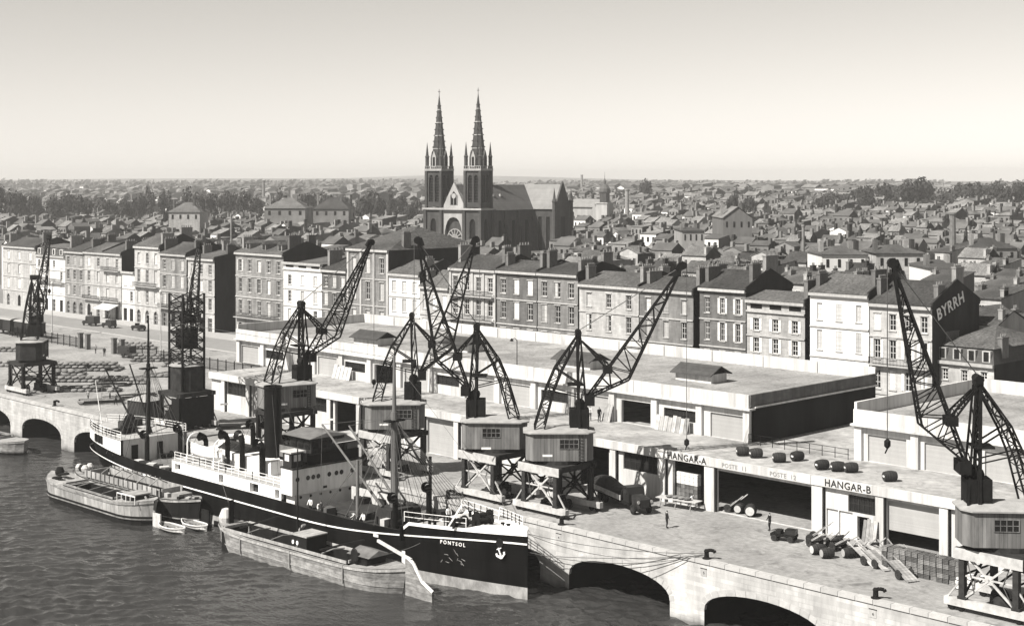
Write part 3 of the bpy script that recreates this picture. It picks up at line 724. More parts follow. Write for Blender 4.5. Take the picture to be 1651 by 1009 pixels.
def church_tower(x):
    t = bpy.data.objects.new('tower', None); COL.objects.link(t); t.parent = ch; t.location = (x, 3.6, 0)
    mb = MB(); facade(mb, -3.3, 3.3, 0, 24, [(-1.2, 1.2, 9, 21)], -3.3, .7); lancet_fill(mb, -1.2, 1.2, 21, -3.28); four(mb, 0)
    s = len(mb.v); mb.box(-1.2, 1.2, -2.62, -2.55, 9, 21, 1); four(mb, s)
    mb.build('lower_stage', [M['church_stone'], M['dark_opening']], t)
    mb = MB(); hs = [(-2.1, -.35, 26.6, 35.6), (.35, 2.1, 26.6, 35.6)]
    facade(mb, -3.0, 3.0, 24.9, 37, hs, -3.0, .8)
    for h in hs: lancet_fill(mb, h[0], h[1], h[3], -2.98)
    four(mb, 0); s = len(mb.v)
    for a, b in ((-2.1,-.35),(.35,2.1)):
        mb.box(a, b, -2.25, -2.2, 26.6, 35.6, 1)
        for k in range(9): mb.box(a, b, -2.6, -2.3, 27+k*.95, 27.15+k*.95, 0)
    four(mb, s); mb.build('belfry', [M['church_stone'], M['dark_opening']], t)
    mb = MB()
    for sx in (-1,1):
        for sy in (-1,1):
            mb.box(sx*3.3-.55, sx*3.3+.55, sy*3.3-.55, sy*3.3+.55, 0, 24.3); mb.box(sx*3.1-.42, sx*3.1+.42, sy*3.1-.42, sy*3.1+.42, 24.3, 37)
    mb.build('buttress', M['church_stone'], t)
    MB().box(-3.9,3.9,-3.9,3.9,23.9,24.5).build('cornice', M['church_pale'], t)
    MB().box(-3.6,3.6,-3.6,3.6,37,37.7).build('cornice', M['church_pale'], t)
    mb = MB()
    for k in range(4):
        for i in range(9): mb.cbox(tuple(Matrix.Rotation(k*math.pi/2,3,'Z') @ Vector((-3.4+.85*i,-3.45,38.1))), (.18,.18,.8))
        mb.cbox(tuple(Matrix.Rotation(k*math.pi/2,3,'Z') @ Vector((0,-3.45,38.55))), (7,.22,.15), k*math.pi/2)
    mb.build('balustrade', M['church_pale'], t)
    # spire
    mb = MB(); n = 8; ring = []
    prof = [(2.75,37.7),(2.75,40.2),(2.3,43.5),(1.75,48),(1.2,53),(.65,58),(.22,61.6),(.05,63)]
    mb.lathe(prof, 8, (0,0,0)); mb.tf(Matrix.Rotation(R(22.5),4,'Z'))
    for j in range(10):     # crockets along the eight ribs
        z = 41 + j*2.0; r = 2.75*(63-z)/(63-39.5)
        for k in range(8):
            a = R(22.5+45*k); mb.cbox((r*1.05*math.cos(a), r*1.05*math.sin(a), z), (.42,.16,.34), a)
    sp = mb.build('spire', M['church_stone'], t)
    for j in range(4):
        z = 44.5+4.4*j; r = 2.75*(63-z)/(63-39.5)*.95+.05
        m2 = MB().lathe([(r+.1,z-.15),(r+.14,z),(r+.02,z+.15)], 8); m2.tf(Matrix.Rotation(R(22.5),4,'Z')); m2.build('string_course', M['church_pale'], sp)
    MB().box(-.06,.06,-.06,.06,62.6,64.6).box(-.5,.5,-.06,.06,63.7,63.85).build('cross', M['iron'], sp)
    for k in range(4):      # gabled lights at the foot of the spire
        m2 = MB().prism([(-.85,37.8),(.85,37.8),(.85,41.6),(0,43.8),(-.85,41.6)], -3.0, -1.2).box(-.45,.45,-3.05,-3.0,38.6,41.6,1)
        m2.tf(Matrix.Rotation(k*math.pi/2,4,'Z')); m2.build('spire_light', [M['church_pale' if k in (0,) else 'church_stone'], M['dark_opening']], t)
    for sx in (-1,1):
        for sy in (-1,1):
            m2 = MB().lathe([(.62,37.7),(.62,41.5),(.8,41.7),(.5,42.2),(.28,44.4),(.03,46.6)], 8, (sx*2.9, sy*2.9, 0))
            m2.build('pinnacle', M['church_stone'], t)
for x in (-8.1, 8.1): church_tower(x)
mb = MB(); hs = [(-3.6, 3.6, 4, 21.5)]
facade(mb, -4.55, 4.55, 0, 24, hs, .6, 1.2); lancet_fill(mb, -3.6, 3.6, 21.5, .62)
mb.build('west_front', M['church_pale'], ch)
mb = MB(); mb.box(-3.6, 3.6, 1.75, 1.8, 4, 21.5)
mb.build('portal_back', M['church_stone'], ch)
mb = MB()      # tracery of the great window
for k in range(12): a = R(30*k); mb.bar((0,1.6,14.5),(3.1*math.cos(a),1.6,14.5+3.1*math.sin(a)),.28)
for r in (1.2, 3.0):
    for k in range(24): a, b = R(15*k), R(15*k+15); mb.bar((r*math.cos(a),1.6,14.5+r*math.sin(a)),(r*math.cos(b),1.6,14.5+r*math.sin(b)),.3)
mb.build('rose_window', M['church_pale'], ch)
mb = MB(); mb.prism([(-4.8,24.5),(4.8,24.5),(0,33.2)], 1.0, 1.7)
g = mb.build('gable', M['church_pale'], ch)
mb = MB().prism([(-1.5,25.6),(1.5,25.6),(1.5,28.4),(0,30.2),(-1.5,28.4)], .9, .98); mb.build('gable_window', M['dark_opening'], g)
mb = MB()
for k in range(3): mb.box(-1.5+k*1.4,-1.3+k*1.4,.8,.895,25.6,29)
mb.lathe([(.9,0),(.9,.1)], 10, (0,.82,28.6), axis='Y'); mb.build('tracery', M['church_pale'], g)
MB().box(-12.2,12.2,-.5,.3,23.95,24.55).box(-4.8,4.8,.35,.9,24.0,24.6).build('cornice', M['church_pale'], ch)
for s in (-1,1):
    for y_ in range(3): MB().box(s*7.2-.5, s*7.2+.5, 12+y_*8.2, 13.2+y_*8.2, 0, 23.3).box(s*8.6-.4, s*8.6+.4, 12+y_*8.2, 13.2+y_*8.2, 0, 18).build('buttress', M['church_stone'], ch)
mb = MB()
for s in (-1,1):
    k = len(mb.v)
    hs = [(9+8.2*i, 11.4+8.2*i, 8, 20) for i in range(4)]
    facade(mb, 7, 38.4, 0, 24, hs, -7.0, .5); 
    for h in hs: mb.box(h[0], h[1], -6.55, -6.5, h[2], h[3], 1)
    mb.tf(Matrix.Rotation(R(90),4,'Z'), k)
    if s < 0: mb.v[k:] = [(-a, b, c) for a, b, c in mb.v[k:]]
mb.build('nave_wall', [M['church_stone'], M['dark_opening']], ch)
mb = MB().prism([(-7.8,23.6),(7.8,23.6),(0,32.3)], 1.72, 43.7); mb.build('nave_roof', M['church_slate'], ch)
for i in range(3): MB().box(3.3, 3.9, 14+i*4.4, 15+i*4.4, 28.2, 29.1).build('roof_light', M['church_pale'], ch)
# transept, with its gable end towards the right
mb = MB(); hs = [(9.2,10.8,9,21),(12.6,14.2,9,21)]
facade(mb, 7, 16, 0, 24, hs, 38.5, .5)
for h in hs: mb.box(h[0], h[1], 38.95, 39.0, h[2], h[3], 1)
for s in (1,): mb.prism([(38.5,0),(49,0),(49,24),(43.75,33.6),(38.5,24)], s*16-.3, s*16+.3, axis='X')
mb.box(16.31,16.36,42.3,45.2,12,21,1)
tw = mb.build('transept_wall', [M['church_stone'], M['dark_opening']], ch)
mb = MB().prism([(37.9,23.7),(49.6,23.7),(43.75,32.4)], -8, 15.7, axis='X'); mb.build('transept_roof', M['church_slate_sunlit'], ch)
for y_ in (38.2, 49.3):
    for s in (1,): MB().lathe([(.75,0),(.75,26),(.95,26.3),(.5,27.5),(.05,31)], 8, (s*16.2,y_,0)).build('pinnacle', M['church_stone'], ch)
MB().prism([(-6.8,0),(6.8,0),(6.8,24),(0,31.5),(-6.8,24)], 49.1, 60).build('choir', M['church_stone'], ch)

# second, far church with a domed lantern tower
def far_church():
    x, y = at_depth(975, 900); z = ground(y)
    c = T('church', 'distant pale church with a slim domed bell tower right of twin spires', 'church', (x, y, z), math.atan2(dv.y, dv.x) - R(90))
    MB().box(-3.9,3.9,-3.9,3.9,0,20-z).box(-4.4,4.4,-4.4,4.4,19.3-z,20-z).build('tower', M['church_pale'], c)
    MB().lathe([(3.2,20-z),(3.2,26-z),(3.7,26.3-z),(3.2,26.6-z)], 8).build('belfry', M['church_stone'], c)
    MB().lathe([(3.5,26.6-z),(3.3,28.5-z),(2.0,30.5-z),(.7,31.3-z),(.7,33.5-z),(.15,35-z),(.04,39-z)], 10).build('dome', M['church_slate'], c)
    MB().box(-26,-4.0,0,14,0,17-z).build('nave_wall', M['church_pale'], c)
    MB().prism([(-1,17-z),(15,17-z),(7,22-z)], -26.5, -4.0, axis='X').build('roof', M['church_slate_sunlit'], c)
    for i in range(5): MB().box(-24+4.2*i,-22.4+4.2*i,-.12,.0,5-z*.5,12-z).build('window', M['dark_opening'], c)
    MB().prism([(-9.5,0),(-3.4,0),(-3.4,14-z),(-6.5,19-z),(-9.5,14-z)], -1.5, -.15).build('gable', M['church_pale'], c)
    MB().box(3.3,12,0,10,0,13-z).build('sacristy', M['church_stone'], c)
far_church()

# landmarks among the roofs
def stack(px, top, Y, r, label):
    x, y = at_depth(px, Y); z = ground(y); zt = 34 - (top-290)*Y/2350
    c = T('factory_chimney', label, 'chimney', (x, y, z))
    MB().lathe([(r,0),(r*.72,zt-z-.8),(r*.95,zt-z-.6),(r*.95,zt-z)], 10).build('shaft', M['chimney_brick'], c, smooth=False)
    MB().box(-r*1.5,r*1.5,-r*1.5,r*1.5,0,2.5).build('plinth', M['chimney_brick'], c)
stack(1011, 305, 760, 1.3, 'slim brick factory chimney right of the domed bell tower')
stack(1536, 343, 470, 1.25, 'stout pale factory chimney above the roofs at far right')
stack(1295, 362, 400, .55, 'thin dark metal flue standing over roofs right of centre')
stack(425, 291, 1300, 1.6, 'very distant thin chimney on the hazy horizon at left')
stack(938, 282, 1700, 1.8, 'faint far chimney on the horizon just right of the twin spires')
stack(373, 345, 420, .4, 'short thin flue above roofs behind the grey arcaded house')
def shed(px0, px1, eave, ridge, Y, dep, label, roof='roof_tile_pale', wall='far_wall', rz=0, gable=False):
    xa, ya = at_depth(px0, Y); xb, yb = at_depth(px1, Y); w = math.hypot(xb-xa, yb-ya)
    z = ground((ya+yb)/2); ze = 34-(eave-290)*Y/2350-z; zr = 34-(ridge-290)*(Y+dep/2)/2350-z
    c = T('warehouse', label, 'warehouse', ((xa+xb)/2, (ya+yb)/2, z), math.atan2(yb-ya, xb-xa)+rz)
    if gable:
        MB().prism([(-w/2,0),(w/2,0),(w/2,ze),(0,zr),(-w/2,ze)], 0, dep).build('wall', M[wall], c)
        MB().add([(-w/2-.4,-.4,ze),(0,-.4,zr+.2),(0,dep+.4,zr+.2),(-w/2-.4,dep+.4,ze),(w/2+.4,-.4,ze),(w/2+.4,dep+.4,ze)], [(0,1,2,3),(1,4,5,2)]).build('roof', M[roof], c)
    else:
        MB().box(-w/2, w/2, 0, dep, 0, ze).build('wall', M[wall], c); k = min(dep*.5, w*.4)
        MB().add([(-w/2-.5,-.5,ze),(w/2+.5,-.5,ze),(w/2+.5,dep+.5,ze),(-w/2-.5,dep+.5,ze),(-w/2+k,dep/2,zr),(w/2-k,dep/2,zr)], [(0,1,5,4),(1,2,5),(2,3,4,5),(3,0,4)]).build('roof', M[roof], c)
    for i in range(4): MB().box(-w/2+w*(i+.38)/4, -w/2+w*(i+.62)/4, -.1, -.01, ze-2.9, ze-1.1).build('window', M['dark_opening'], c)
    for i, (a, b) in enumerate(((-.42,.3),(-.1,.55),(.22,.35),(.45,.6))):
        MB().box(w*a-.4,w*a+.4,dep*b-1,dep*b+1,ze-.5,zr+1.2).build('chimney', M[('chimney_brick','party_wall')[i%2]], c)
    return c
shed(426, 492, 336, 319, 640, 26, 'large pale hip-roofed hall behind the roofs left of twin spires')
shed(504, 562, 337, 318, 680, 30, 'dark hip-roofed hall right of the large pale hip-roofed hall', 'roof_tile')
shed(272, 322, 342, 326, 620, 18, 'pale long block with a row of openings before the left trees', 'roof_tile_pale', 'pale_stone')
shed(1166, 1213, 352, 333, 480, 26, 'big pale blank-gabled warehouse rising among roofs right of centre', 'roof_tile_pale', 'house_wall', gable=True)
shed(1100, 1136, 372, 366, 440, 22, 'white dormered house front among the roofs right of centre', 'slate', 'house_wall')
shed(1325, 1400, 410, 396, 330, 16, 'long pale three-window house behind the white three-bay house', 'roof_tile', 'white_wall')
shed(1412, 1490, 408, 394, 335, 14, 'pale house with wide tiled roof behind the painted-gable house', 'roof_tile', 'pale_stone')
shed(1500, 1555, 432, 418, 300, 16, 'small pale house with dark roof behind the mansard corner house', 'slate', 'white_wall')
shed(1570, 1640, 400, 383, 420, 18, 'wide dim house at the far right edge above the mansard house', 'roof_tile', 'far_wall')

# ------------------------------------------------------------------ houses behind the row
SKYL = [(-60,380),(0,385),(200,395),(350,405),(520,425),(560,400),(600,372),(640,380),(700,430),(800,425),(930,432),(1000,442),(1118,455),(1200,450),(1300,462),(1400,462),(1500,478),(1560,520),(1640,545),(1750,560)]
def skyl(px):
    for (a, b), (c, d) in zip(SKYL, SKYL[1:]):
        if a <= px <= c: return b + (d-b)*(px-a)/(c-a)
    return 999
WINM = MB().box(-.5,.5,-.06,.0,-.1,0).box(-.5,-.42,-.05,.0,0,1.7).box(.42,.5,-.05,.0,0,1.7).box(-.42,.42,-.05,.0,1.62,1.7).box(-.42,.42,-.02,-.005,0,1.62,1).box(-.03,.03,-.04,-.021,0,1.62).mesh('window', [M['window_frame'], M['glass']])
POT = MB().lathe([(.16,0),(.13,.5)], 6).mesh('chimney_pot', M['chimney_pot'])
def roof_mesh(w, d, h, kind, rise):
    mb = MB(); e = .35; t = .14
    def slab(q):
        mb.add(q + [(a,b,c+t) for a,b,c in q], [(3,2,1,0),(4,5,6,7),(0,1,5,4),(1,2,6,5),(2,3,7,6),(3,0,4,7)])
    if kind == 'gabled':
        slab([(-w/2-.05,-e,h),(w/2+.15,-e,h),(w/2+.15,d/2,h+rise),(-w/2-.05,d/2,h+rise)]); slab([(w/2+.15,d+e,h),(-w/2-.05,d+e,h),(-w/2-.05,d/2,h+rise),(w/2+.15,d/2,h+rise)])
    elif kind == 'front-gabled':
        slab([(-w/2-e,-.2,h),(0,-.2,h+rise),(0,d+.2,h+rise),(-w/2-e,d+.2,h)]); slab([(w/2+e,d+.2,h),(0,d+.2,h+rise),(0,-.2,h+rise),(w/2+e,-.2,h)])
    elif kind == 'hip-roofed':
        k = min(w*.45, d*.5)
        mb.add([(-w/2-e,-e,h),(w/2+e,-e,h),(w/2+e,d+e,h),(-w/2-e,d+e,h),(-w/2+k,d/2,h+rise),(w/2-k,d/2,h+rise)], [(0,1,5,4),(1,2,5),(2,3,4,5),(3,0,4),(3,2,1,0)])
    else:
        slab([(-w/2-.05,-e,h),(w/2+.15,-e,h),(w/2+.15,d+e,h+rise*.8),(-w/2-.05,d+e,h+rise*.8)])
    return mb
def wall_mesh(w, d, h, kind, rise):
    mb = MB()
    mb.quad((-w/2,0,0),(w/2,0,0),(w/2,0,h),(-w/2,0,h)); mb.quad((w/2,d,0),(-w/2,d,0),(-w/2,d,h),(w/2,d,h))
    r = {'gabled': [(0,0),(d,0),(d,h),(d/2,h+rise),(0,h)], 'lean-to': [(0,0),(d,0),(d,h+rise*.8),(0,h)]}.get(kind, [(0,0),(d,0),(d,h),(0,h)])
    mb.poly([(w/2,a,b) for a,b in r], 1); mb.poly([(-w/2,a,b) for a,b in reversed(r)], 1)
    if kind == 'front-gabled':
        mb.poly([(-w/2,0,h),(w/2,0,h),(0,0,h+rise)]); mb.poly([(w/2,d,h),(-w/2,d,h),(0,d,h+rise)])
    if kind == 'lean-to': mb.quad((w/2,d,h),(-w/2,d,h),(-w/2,d,h+rise*.8),(w/2,d,h+rise*.8))
    return mb
PR = random.Random(3)
PROTO = []
for i in range(26):
    kind = ['gabled','gabled','lean-to','gabled','front-gabled','gabled','hip-roofed'][i % 7]
    w = PR.uniform(4.2,8.0); d = PR.uniform(6.5,9.5); h = PR.choice([5.5,7,8.5,10,11.5,13])*PR.uniform(.92,1.08); rise = PR.uniform(1.2,2.3)*(1 if kind != 'lean-to' else .7)
    nch = PR.choice((1,2,3,3)); tall = h > 10
    rm = PR.choice(['roof_tile','roof_tile','roof_tile_pale','slate' if kind == 'hip-roofed' else 'roof_tile_pale'])
    wm = PR.choice(['house_wall','house_wall','house_wall','house_wall','dark_stone','pale_stone'])
    sm = PR.choice(['party_wall','house_wall','party_wall'])
    me_w = wall_mesh(w,d,h,kind,rise).mesh('wall', [M[wm], M[sm]]); me_r = roof_mesh(w,d,h,kind,rise).mesh('roof', M[rm])
    chs = []
    for c in range(nch):
        s = PR.choice((-1,1)); yy = d*PR.choice((.2,.35,.65)); hz = PR.uniform(.7,1.7); dd = PR.uniform(.8,2.4)
        zb = h + rise*(1-abs(yy-d/2)/(d/2))*.6 if kind == 'gabled' else h
        chs.append((s*(w/2-.38), yy, zb, MB().box(-.32,.32,-dd/2,dd/2,-1.5,hz).box(-.38,.38,-dd/2-.06,dd/2+.06,hz,hz+.15).mesh('chimney', M[PR.choice(['chimney_brick','party_wall','house_wall'])]), hz+.15))
    wins = []
    nc = 2 if w < 6.2 else 3
    for r_ in range(2 if tall else 1):
        for c in range(nc): wins.append((-w/2 + w*(c+.5)/nc, h-2.6-3*r_))
    dorm = kind == 'gabled' and PR.random() < .3
    PROTO.append(dict(kind=kind, w=w, d=d, h=h, rise=rise, wall=me_w, roof=me_r, ch=chs, wins=wins, nch=nch, tall=tall, rm=rm, wm=wm, sm=sm, dorm=dorm))
NUM = {1:'one chimney',2:'two chimneys',3:'three chimneys'}
spots = []; GR = random.Random(11)
def blocked(x, y):
    l = Matrix.Rotation(-ch.rotation_euler.z,2) @ (Vector((x,y)) - Vector((cx,cy)))
    if -24 < l.x < 24 and -16 < l.y < 66: return True
    px, py, Y = proj(x, y, 10)
    if 905 < px < 1000 and 700 < Y < 935: return True
    return False
y = 89.5; row = 0
while True:
    Yrow = y
    step = 7.8 + GR.uniform(-.5,1.8)
    big = 1.0
    D0 = (y - CAM.y)
    if y > 420: big = 1.15
    if y > 700: big = 1.5
    if y > 1100: big = 2.2
    if y > 2000: break
    x = 260.0
    while x > -2600:
        p = PROTO[GR.randrange(26)]
        w = p['w']*big + (GR.uniform(-.1,.05) if GR.random() < .9 else GR.uniform(2.5,7))
        xc = x - w/2; x -= w
        hm = GR.uniform(.9,1.25) if y < 130 else GR.uniform(.8,1.15)
        g = ground(y); px, py, Y = proj(xc, y + p['d']/2, g + (p['h']+p['rise'])*hm)
        if Y < 50: continue
        if px < -30 or px > 1690 or Y > 2300: continue
        if py > skyl(px) + 6: continue
        if blocked(xc, y): continue
        if Y > 1300 and GR.random() < .45: continue
        if px < 690 and Y > 800 and GR.random() < .8: continue
        spots.append((Y, xc, y + GR.uniform(-1,1), g, p, hm, big, px))
    y += step*big*(1 if row % 2 else 1.3); row += 1
spots.sort(key=lambda s: s[0])
def turn(x, y): return .28*mnoise.noise(Vector((x*.008, y*.008, 9))) if y > 140 else .05*mnoise.noise(Vector((x*.05, y*.05, 2)))
NIND = 296
for Y, x, y, g, p, hm, big, px in spots[:NIND]:
    reg = 'left of twin spires' if px < 670 else ('behind twin spires' if px < 935 and Y > 487 else ('below twin spires' if px < 935 else ('right of twin spires' if px < 1290 else 'toward the right edge')))
    band = 'behind quay row' if Y < 330 else ('in near rooftops' if Y < 430 else 'among deeper rooftops')
    tone = {'slate':'slate','roof_tile':'dark-tiled','roof_tile_pale':'pale-tiled'}[p['rm']]
    lab = f"{'tall' if p['tall'] else 'low'} {tone} {p['kind']} house with {NUM[p['nch']]} {band}, {reg}"
    t = T('town_house', lab[:400], 'house', (x, y, g-.3), turn(x, y), f"town houses {band} {reg}")
    t.scale = (big, big, hm)
    put(p['wall'], 'wall', t); rf = put(p['roof'], 'roof', t)
    for a, b, c, me, hz in p['ch']:
        cc = put(me, 'chimney', t, (a, b, c))
        if Y < 420:
            for q in (-.3,.3): put(POT, 'chimney_pot', cc, (0, q, hz))
    if Y < 520:
        for a, b in p['wins']: put(WINM, 'window', t, (a, 0, b))
mb = MB()
MATF = ['far_wall','far_wall_dark','far_roof','white_wall','roof_tile_pale','dark_opening','party_wall','chimney_brick']
for Y, x, y, g, p, hm, big, px in spots[NIND:]:
    s = len(mb.v); w, d, h, r_ = p['w'], p['d'], p['h'], p['rise']; k = p['kind']
    wi = GR.choice((0,0,1,1,0,0,0,0,3)); ri = GR.choice((2,2,2,4,4)); si = GR.choice((1,6,6,0))
    def addm(q, remap):
        n = len(mb.v); mb.v.extend(q.v)
        for f, m_ in zip(q.f, q.m): mb.f.append(tuple(i+n for i in f)); mb.m.append(remap[m_])
    addm(wall_mesh(w,d,h,k,r_), (wi, si)); 
    q = MB()
    if k == 'gabled': q.quad((-w/2,-.3,h),(w/2,-.3,h),(w/2,d/2,h+r_),(-w/2,d/2,h+r_)).quad((w/2,d,h),(-w/2,d,h),(-w/2,d/2,h+r_),(w/2,d/2,h+r_))
    elif k == 'hip-roofed': q = roof_mesh(w,d,h,k,r_)
    elif k == 'front-gabled': q.quad((-w/2,-.2,h),(0,-.2,h+r_),(0,d,h+r_),(-w/2,d,h)).quad((w/2,d,h),(0,d,h+r_),(0,-.2,h+r_),(w/2,-.2,h))
    else: q.quad((-w/2,-.3,h),(w/2,-.3,h),(w/2,d,h+r_*.8),(-w/2,d,h+r_*.8))
    addm(q, (ri,))
    if Y < 1300:
        for c in range(GR.choice((0,1,2,2,3))):
            a = GR.choice((-1,1))*(w/2-.4); b = d*GR.uniform(.15,.75); q = MB().box(a-.4,a+.4,b-.7,b+.7,h-.5,h+r_+GR.uniform(.2,1.3)); addm(q, (GR.choice((7,6,1,0,0)),))
        if Y < 1150:
            for a, b in p['wins']: addm(MB().box(a-.45,a+.45,-.08,-.01,b,b+1.6), (5,))
    M4 = Matrix.Translation((x,y,g-.3)) @ Matrix.Rotation(turn(x,y),4,'Z') @ Matrix.Diagonal((big,big,hm*(big**.35),1))
    mb.tf(M4, s)
o = mb.build('distant_rooftops', [M[k] for k in MATF])
tag(o, 'mass of small distant roofs and walls fading into the haze', 'rooftops', kind='stuff')

# ------------------------------------------------------------------ trees
def crown_mesh(seed, n, card, poplar=False):
    r = random.Random(seed); mb = MB(); lobes = []
    for i in range(9 if not poplar else 6):
        if poplar: lobes.append((r.uniform(-.12,.12), r.uniform(-.12,.12), .15+.13*i, .2, .16))
        else:
            a = r.uniform(0,6.28); q = r.uniform(.05,.36); z = r.uniform(.38,.82); lobes.append((q*math.cos(a), q*math.sin(a), z, r.uniform(.17,.27), r.uniform(.14,.2)))
    for i in range(n):
        lx, ly, lz, lr, lh = lobes[r.randrange(len(lobes))]
        v = Vector((r.gauss(0,1), r.gauss(0,1), r.gauss(0,1))).normalized()*(r.random()**.4)
        c = Vector((lx+v.x*lr, ly+v.y*lr, lz+v.z*lh)); s = card*r.uniform(.6,1.3)
        nrm = (v + Vector((r.uniform(-.7,.7), r.uniform(-.7,.7), r.uniform(-.2,.9)))).normalized()
        a = nrm.orthogonal().normalized(); b = nrm.cross(a)
        t = r.uniform(0,6.28); a, b = a*math.cos(t)+b*math.sin(t), b*math.cos(t)-a*math.sin(t)
        mb.add([tuple(c-a*s), tuple(c-b*s*.7), tuple(c+a*s), tuple(c+b*s*.7)], [(0,1,2,3)])
    return mb.mesh('crown', M['leaf'])
CR = [crown_mesh(i, 800, .055) for i in range(6)]; PO = [crown_mesh(20+i, 420, .045, True) for i in range(2)]
def trunk_mesh(seed):
    r = random.Random(seed); mb = MB().tube((0,0,0),(.01,.01,.45),.025,.016,7)
    for i in range(5):
        a = r.uniform(0,6.28); mb.tube((0,0,.3+.04*i),(.22*math.cos(a),.22*math.sin(a),.55+.06*i),.012,.004,5)
    return mb.mesh('trunk', M['bark'])
TR = [trunk_mesh(i) for i in range(3)]
def tree(px, top, wpx, Y, label, poplar=False, group='trees beyond the rooftops'):
    x, y = at_depth(px, Y); z = ground(y); H = 34-(top-290)*Y/2350 - z; W_ = wpx*Y/2350
    t = T('tree', label, 'tree', (x, y, z), GR.uniform(0,6), group)
    t.scale = (W_, W_, H) if not poplar else (W_*2.4, W_*2.4, H)
    put(GR.choice(PO if poplar else CR), 'crown', t); put(GR.choice(TR), 'trunk', t)
LT = 'broad dark tree in the long belt beyond rooftops left of spires'
for i, (px, top, w) in enumerate([(8,297,44),(34,303,40),(58,308,36),(84,312,40),(108,305,36),(132,310,44),(160,316,44),(182,318,40),(205,314,36),(226,308,36),(270,312,34),(292,318,36),(318,306,44),(344,306,40),(370,303,44),(396,304,38),(416,312,30),(440,313,30),
        (475,306,42),(500,308,38),(528,306,40),(552,309,34),(588,300,56),(614,312,36),(640,312,40),(664,315,36)]):
    tree(px, top, w, 830 + (i*37 % 90), LT)
for i, (px, top, w, l) in enumerate([(243,293,14,'tallest slim poplar on the left horizon'),(262,299,10,'thin poplar just right of the tallest left poplar'),(272,302,10,'shorter thin poplar beside the left pair of poplars'),(300,294,17,'stout poplar above the long pale block'),(450,294,11,'single thin poplar behind the large pale hall'),(628,296,12,'thin poplar left of the left spire')]):
    tree(px, top, w, 860, l, True)
RT = 'broad dark tree in the wooded mass beyond rooftops at right'
for i, (px, top, w) in enumerate([(1322,312,46),(1345,304,44),(1372,298,46),(1398,296,50),(1425,292,52),(1452,282,48),(1478,277,60),(1496,288,46),(1400,312,44),(1432,314,46),(1462,308,50),(1490,316,44),(1522,298,46),(1548,292,50),(1575,290,54),(1602,288,50),(1630,290,50),(1655,292,50),(1510,322,40),(1536,318,40),(1568,318,44),(1600,322,40)]):
    tree(px, top, w, 880 + (i*53 % 140), RT)
for px, top, w, l in [(1040,284,22,'round isolated tree on the horizon right of the bell tower'),(1180,308,26,'single tree among far roofs right of the bell tower'),(1205,313,30,'low spreading tree among far roofs, middle right'),(1440,336,28,'small dark tree in front of the right wooded mass')]:
    tree(px, top, w, 1100 if px < 1100 else 760, l)
mb = MB(); r = random.Random(5)
for i in range(7000):
    Y = r.uniform(1500, 3300); px = r.uniform(-60, 1710); x, y = at_depth(px, Y)
    cl = mnoise.noise(Vector((x*.004, y*.004, 1)))
    if cl < -.02: continue
    g = ground(y) + (max(0,Y-1900)/2000*20*(.85+.3*mnoise.noise(Vector((x*.0011, y*.0011, 3)))))
    for q in range(3):
        c = Vector((x+r.uniform(-9,9), y+r.uniform(-9,9), g+r.uniform(2,13))); s = r.uniform(3.5,6.5); v = Vector((r.uniform(-1,1), r.uniform(-1,1), r.uniform(.0,1))).normalized()
        a = v.orthogonal().normalized(); b = v.cross(a); mb.add([tuple(c-a*s),tuple(c-b*s*.7),tuple(c+a*s),tuple(c+b*s*.7)], [(0,1,2,3)])
tag(mb.build('far_woodland', M['far_leaf_hazed']), 'far-off woods along the hazy horizon', 'woodland', kind='stuff')

# ------------------------------------------------------------------ portal cranes on the quay rails
def truss(mb, A, B, n, chord=.13, web=.07, ends=True):
    """A, B: polylines (same parameter range) joined by a zigzag"""
    def pt(P, t):
        L = [0]
        for a, b in zip(P, P[1:]): L.append(L[-1] + (Vector(b)-Vector(a)).length)
        d = t*L[-1]
        for i in range(len(P)-1):
            if d <= L[i+1] + 1e-9: return Vector(P[i]).lerp(Vector(P[i+1]), (d-L[i])/max(1e-9, L[i+1]-L[i]))
        return Vector(P[-1])
    for P in (A, B):
        for a, b in zip(P, P[1:]): mb.bar(a, b, chord)
    for i in range(n):
        a0, a1, b0, b1 = pt(A,i/n), pt(A,(i+1)/n), pt(B,i/n), pt(B,(i+1)/n)
        mb.bar(a0, b1, web) if i % 2 else mb.bar(b0, a1, web)
        if i: mb.bar(a0, b0, web)
JIB_T = 16.8
def jib_mesh():
    mb = MB(); w0, w1, w2 = .95, .75, .22
    side = {}
    for s in (-1, 1):
        F = (0, s*w0, 0); Tp = (JIB_T, s*w2, 0); E = (4.07, s*w1, -2.35); N = (3.6, s*w1, 0)
        up = [F, N, Tp]; lo = [F, E, Tp]; truss(mb, up, lo, 13, .17, .085); side[s] = (up, lo)
    for c in (0, 1): truss(mb, side[-1][c], side[1][c], 16, .05, .07)
    mb.tube((JIB_T,-.3,0),(JIB_T,.3,0),.42,n=10).cbox((JIB_T-.3,0,.25),(.9,.5,.5))
    return mb.mesh('jib', M['iron'])
JIB = jib_mesh()
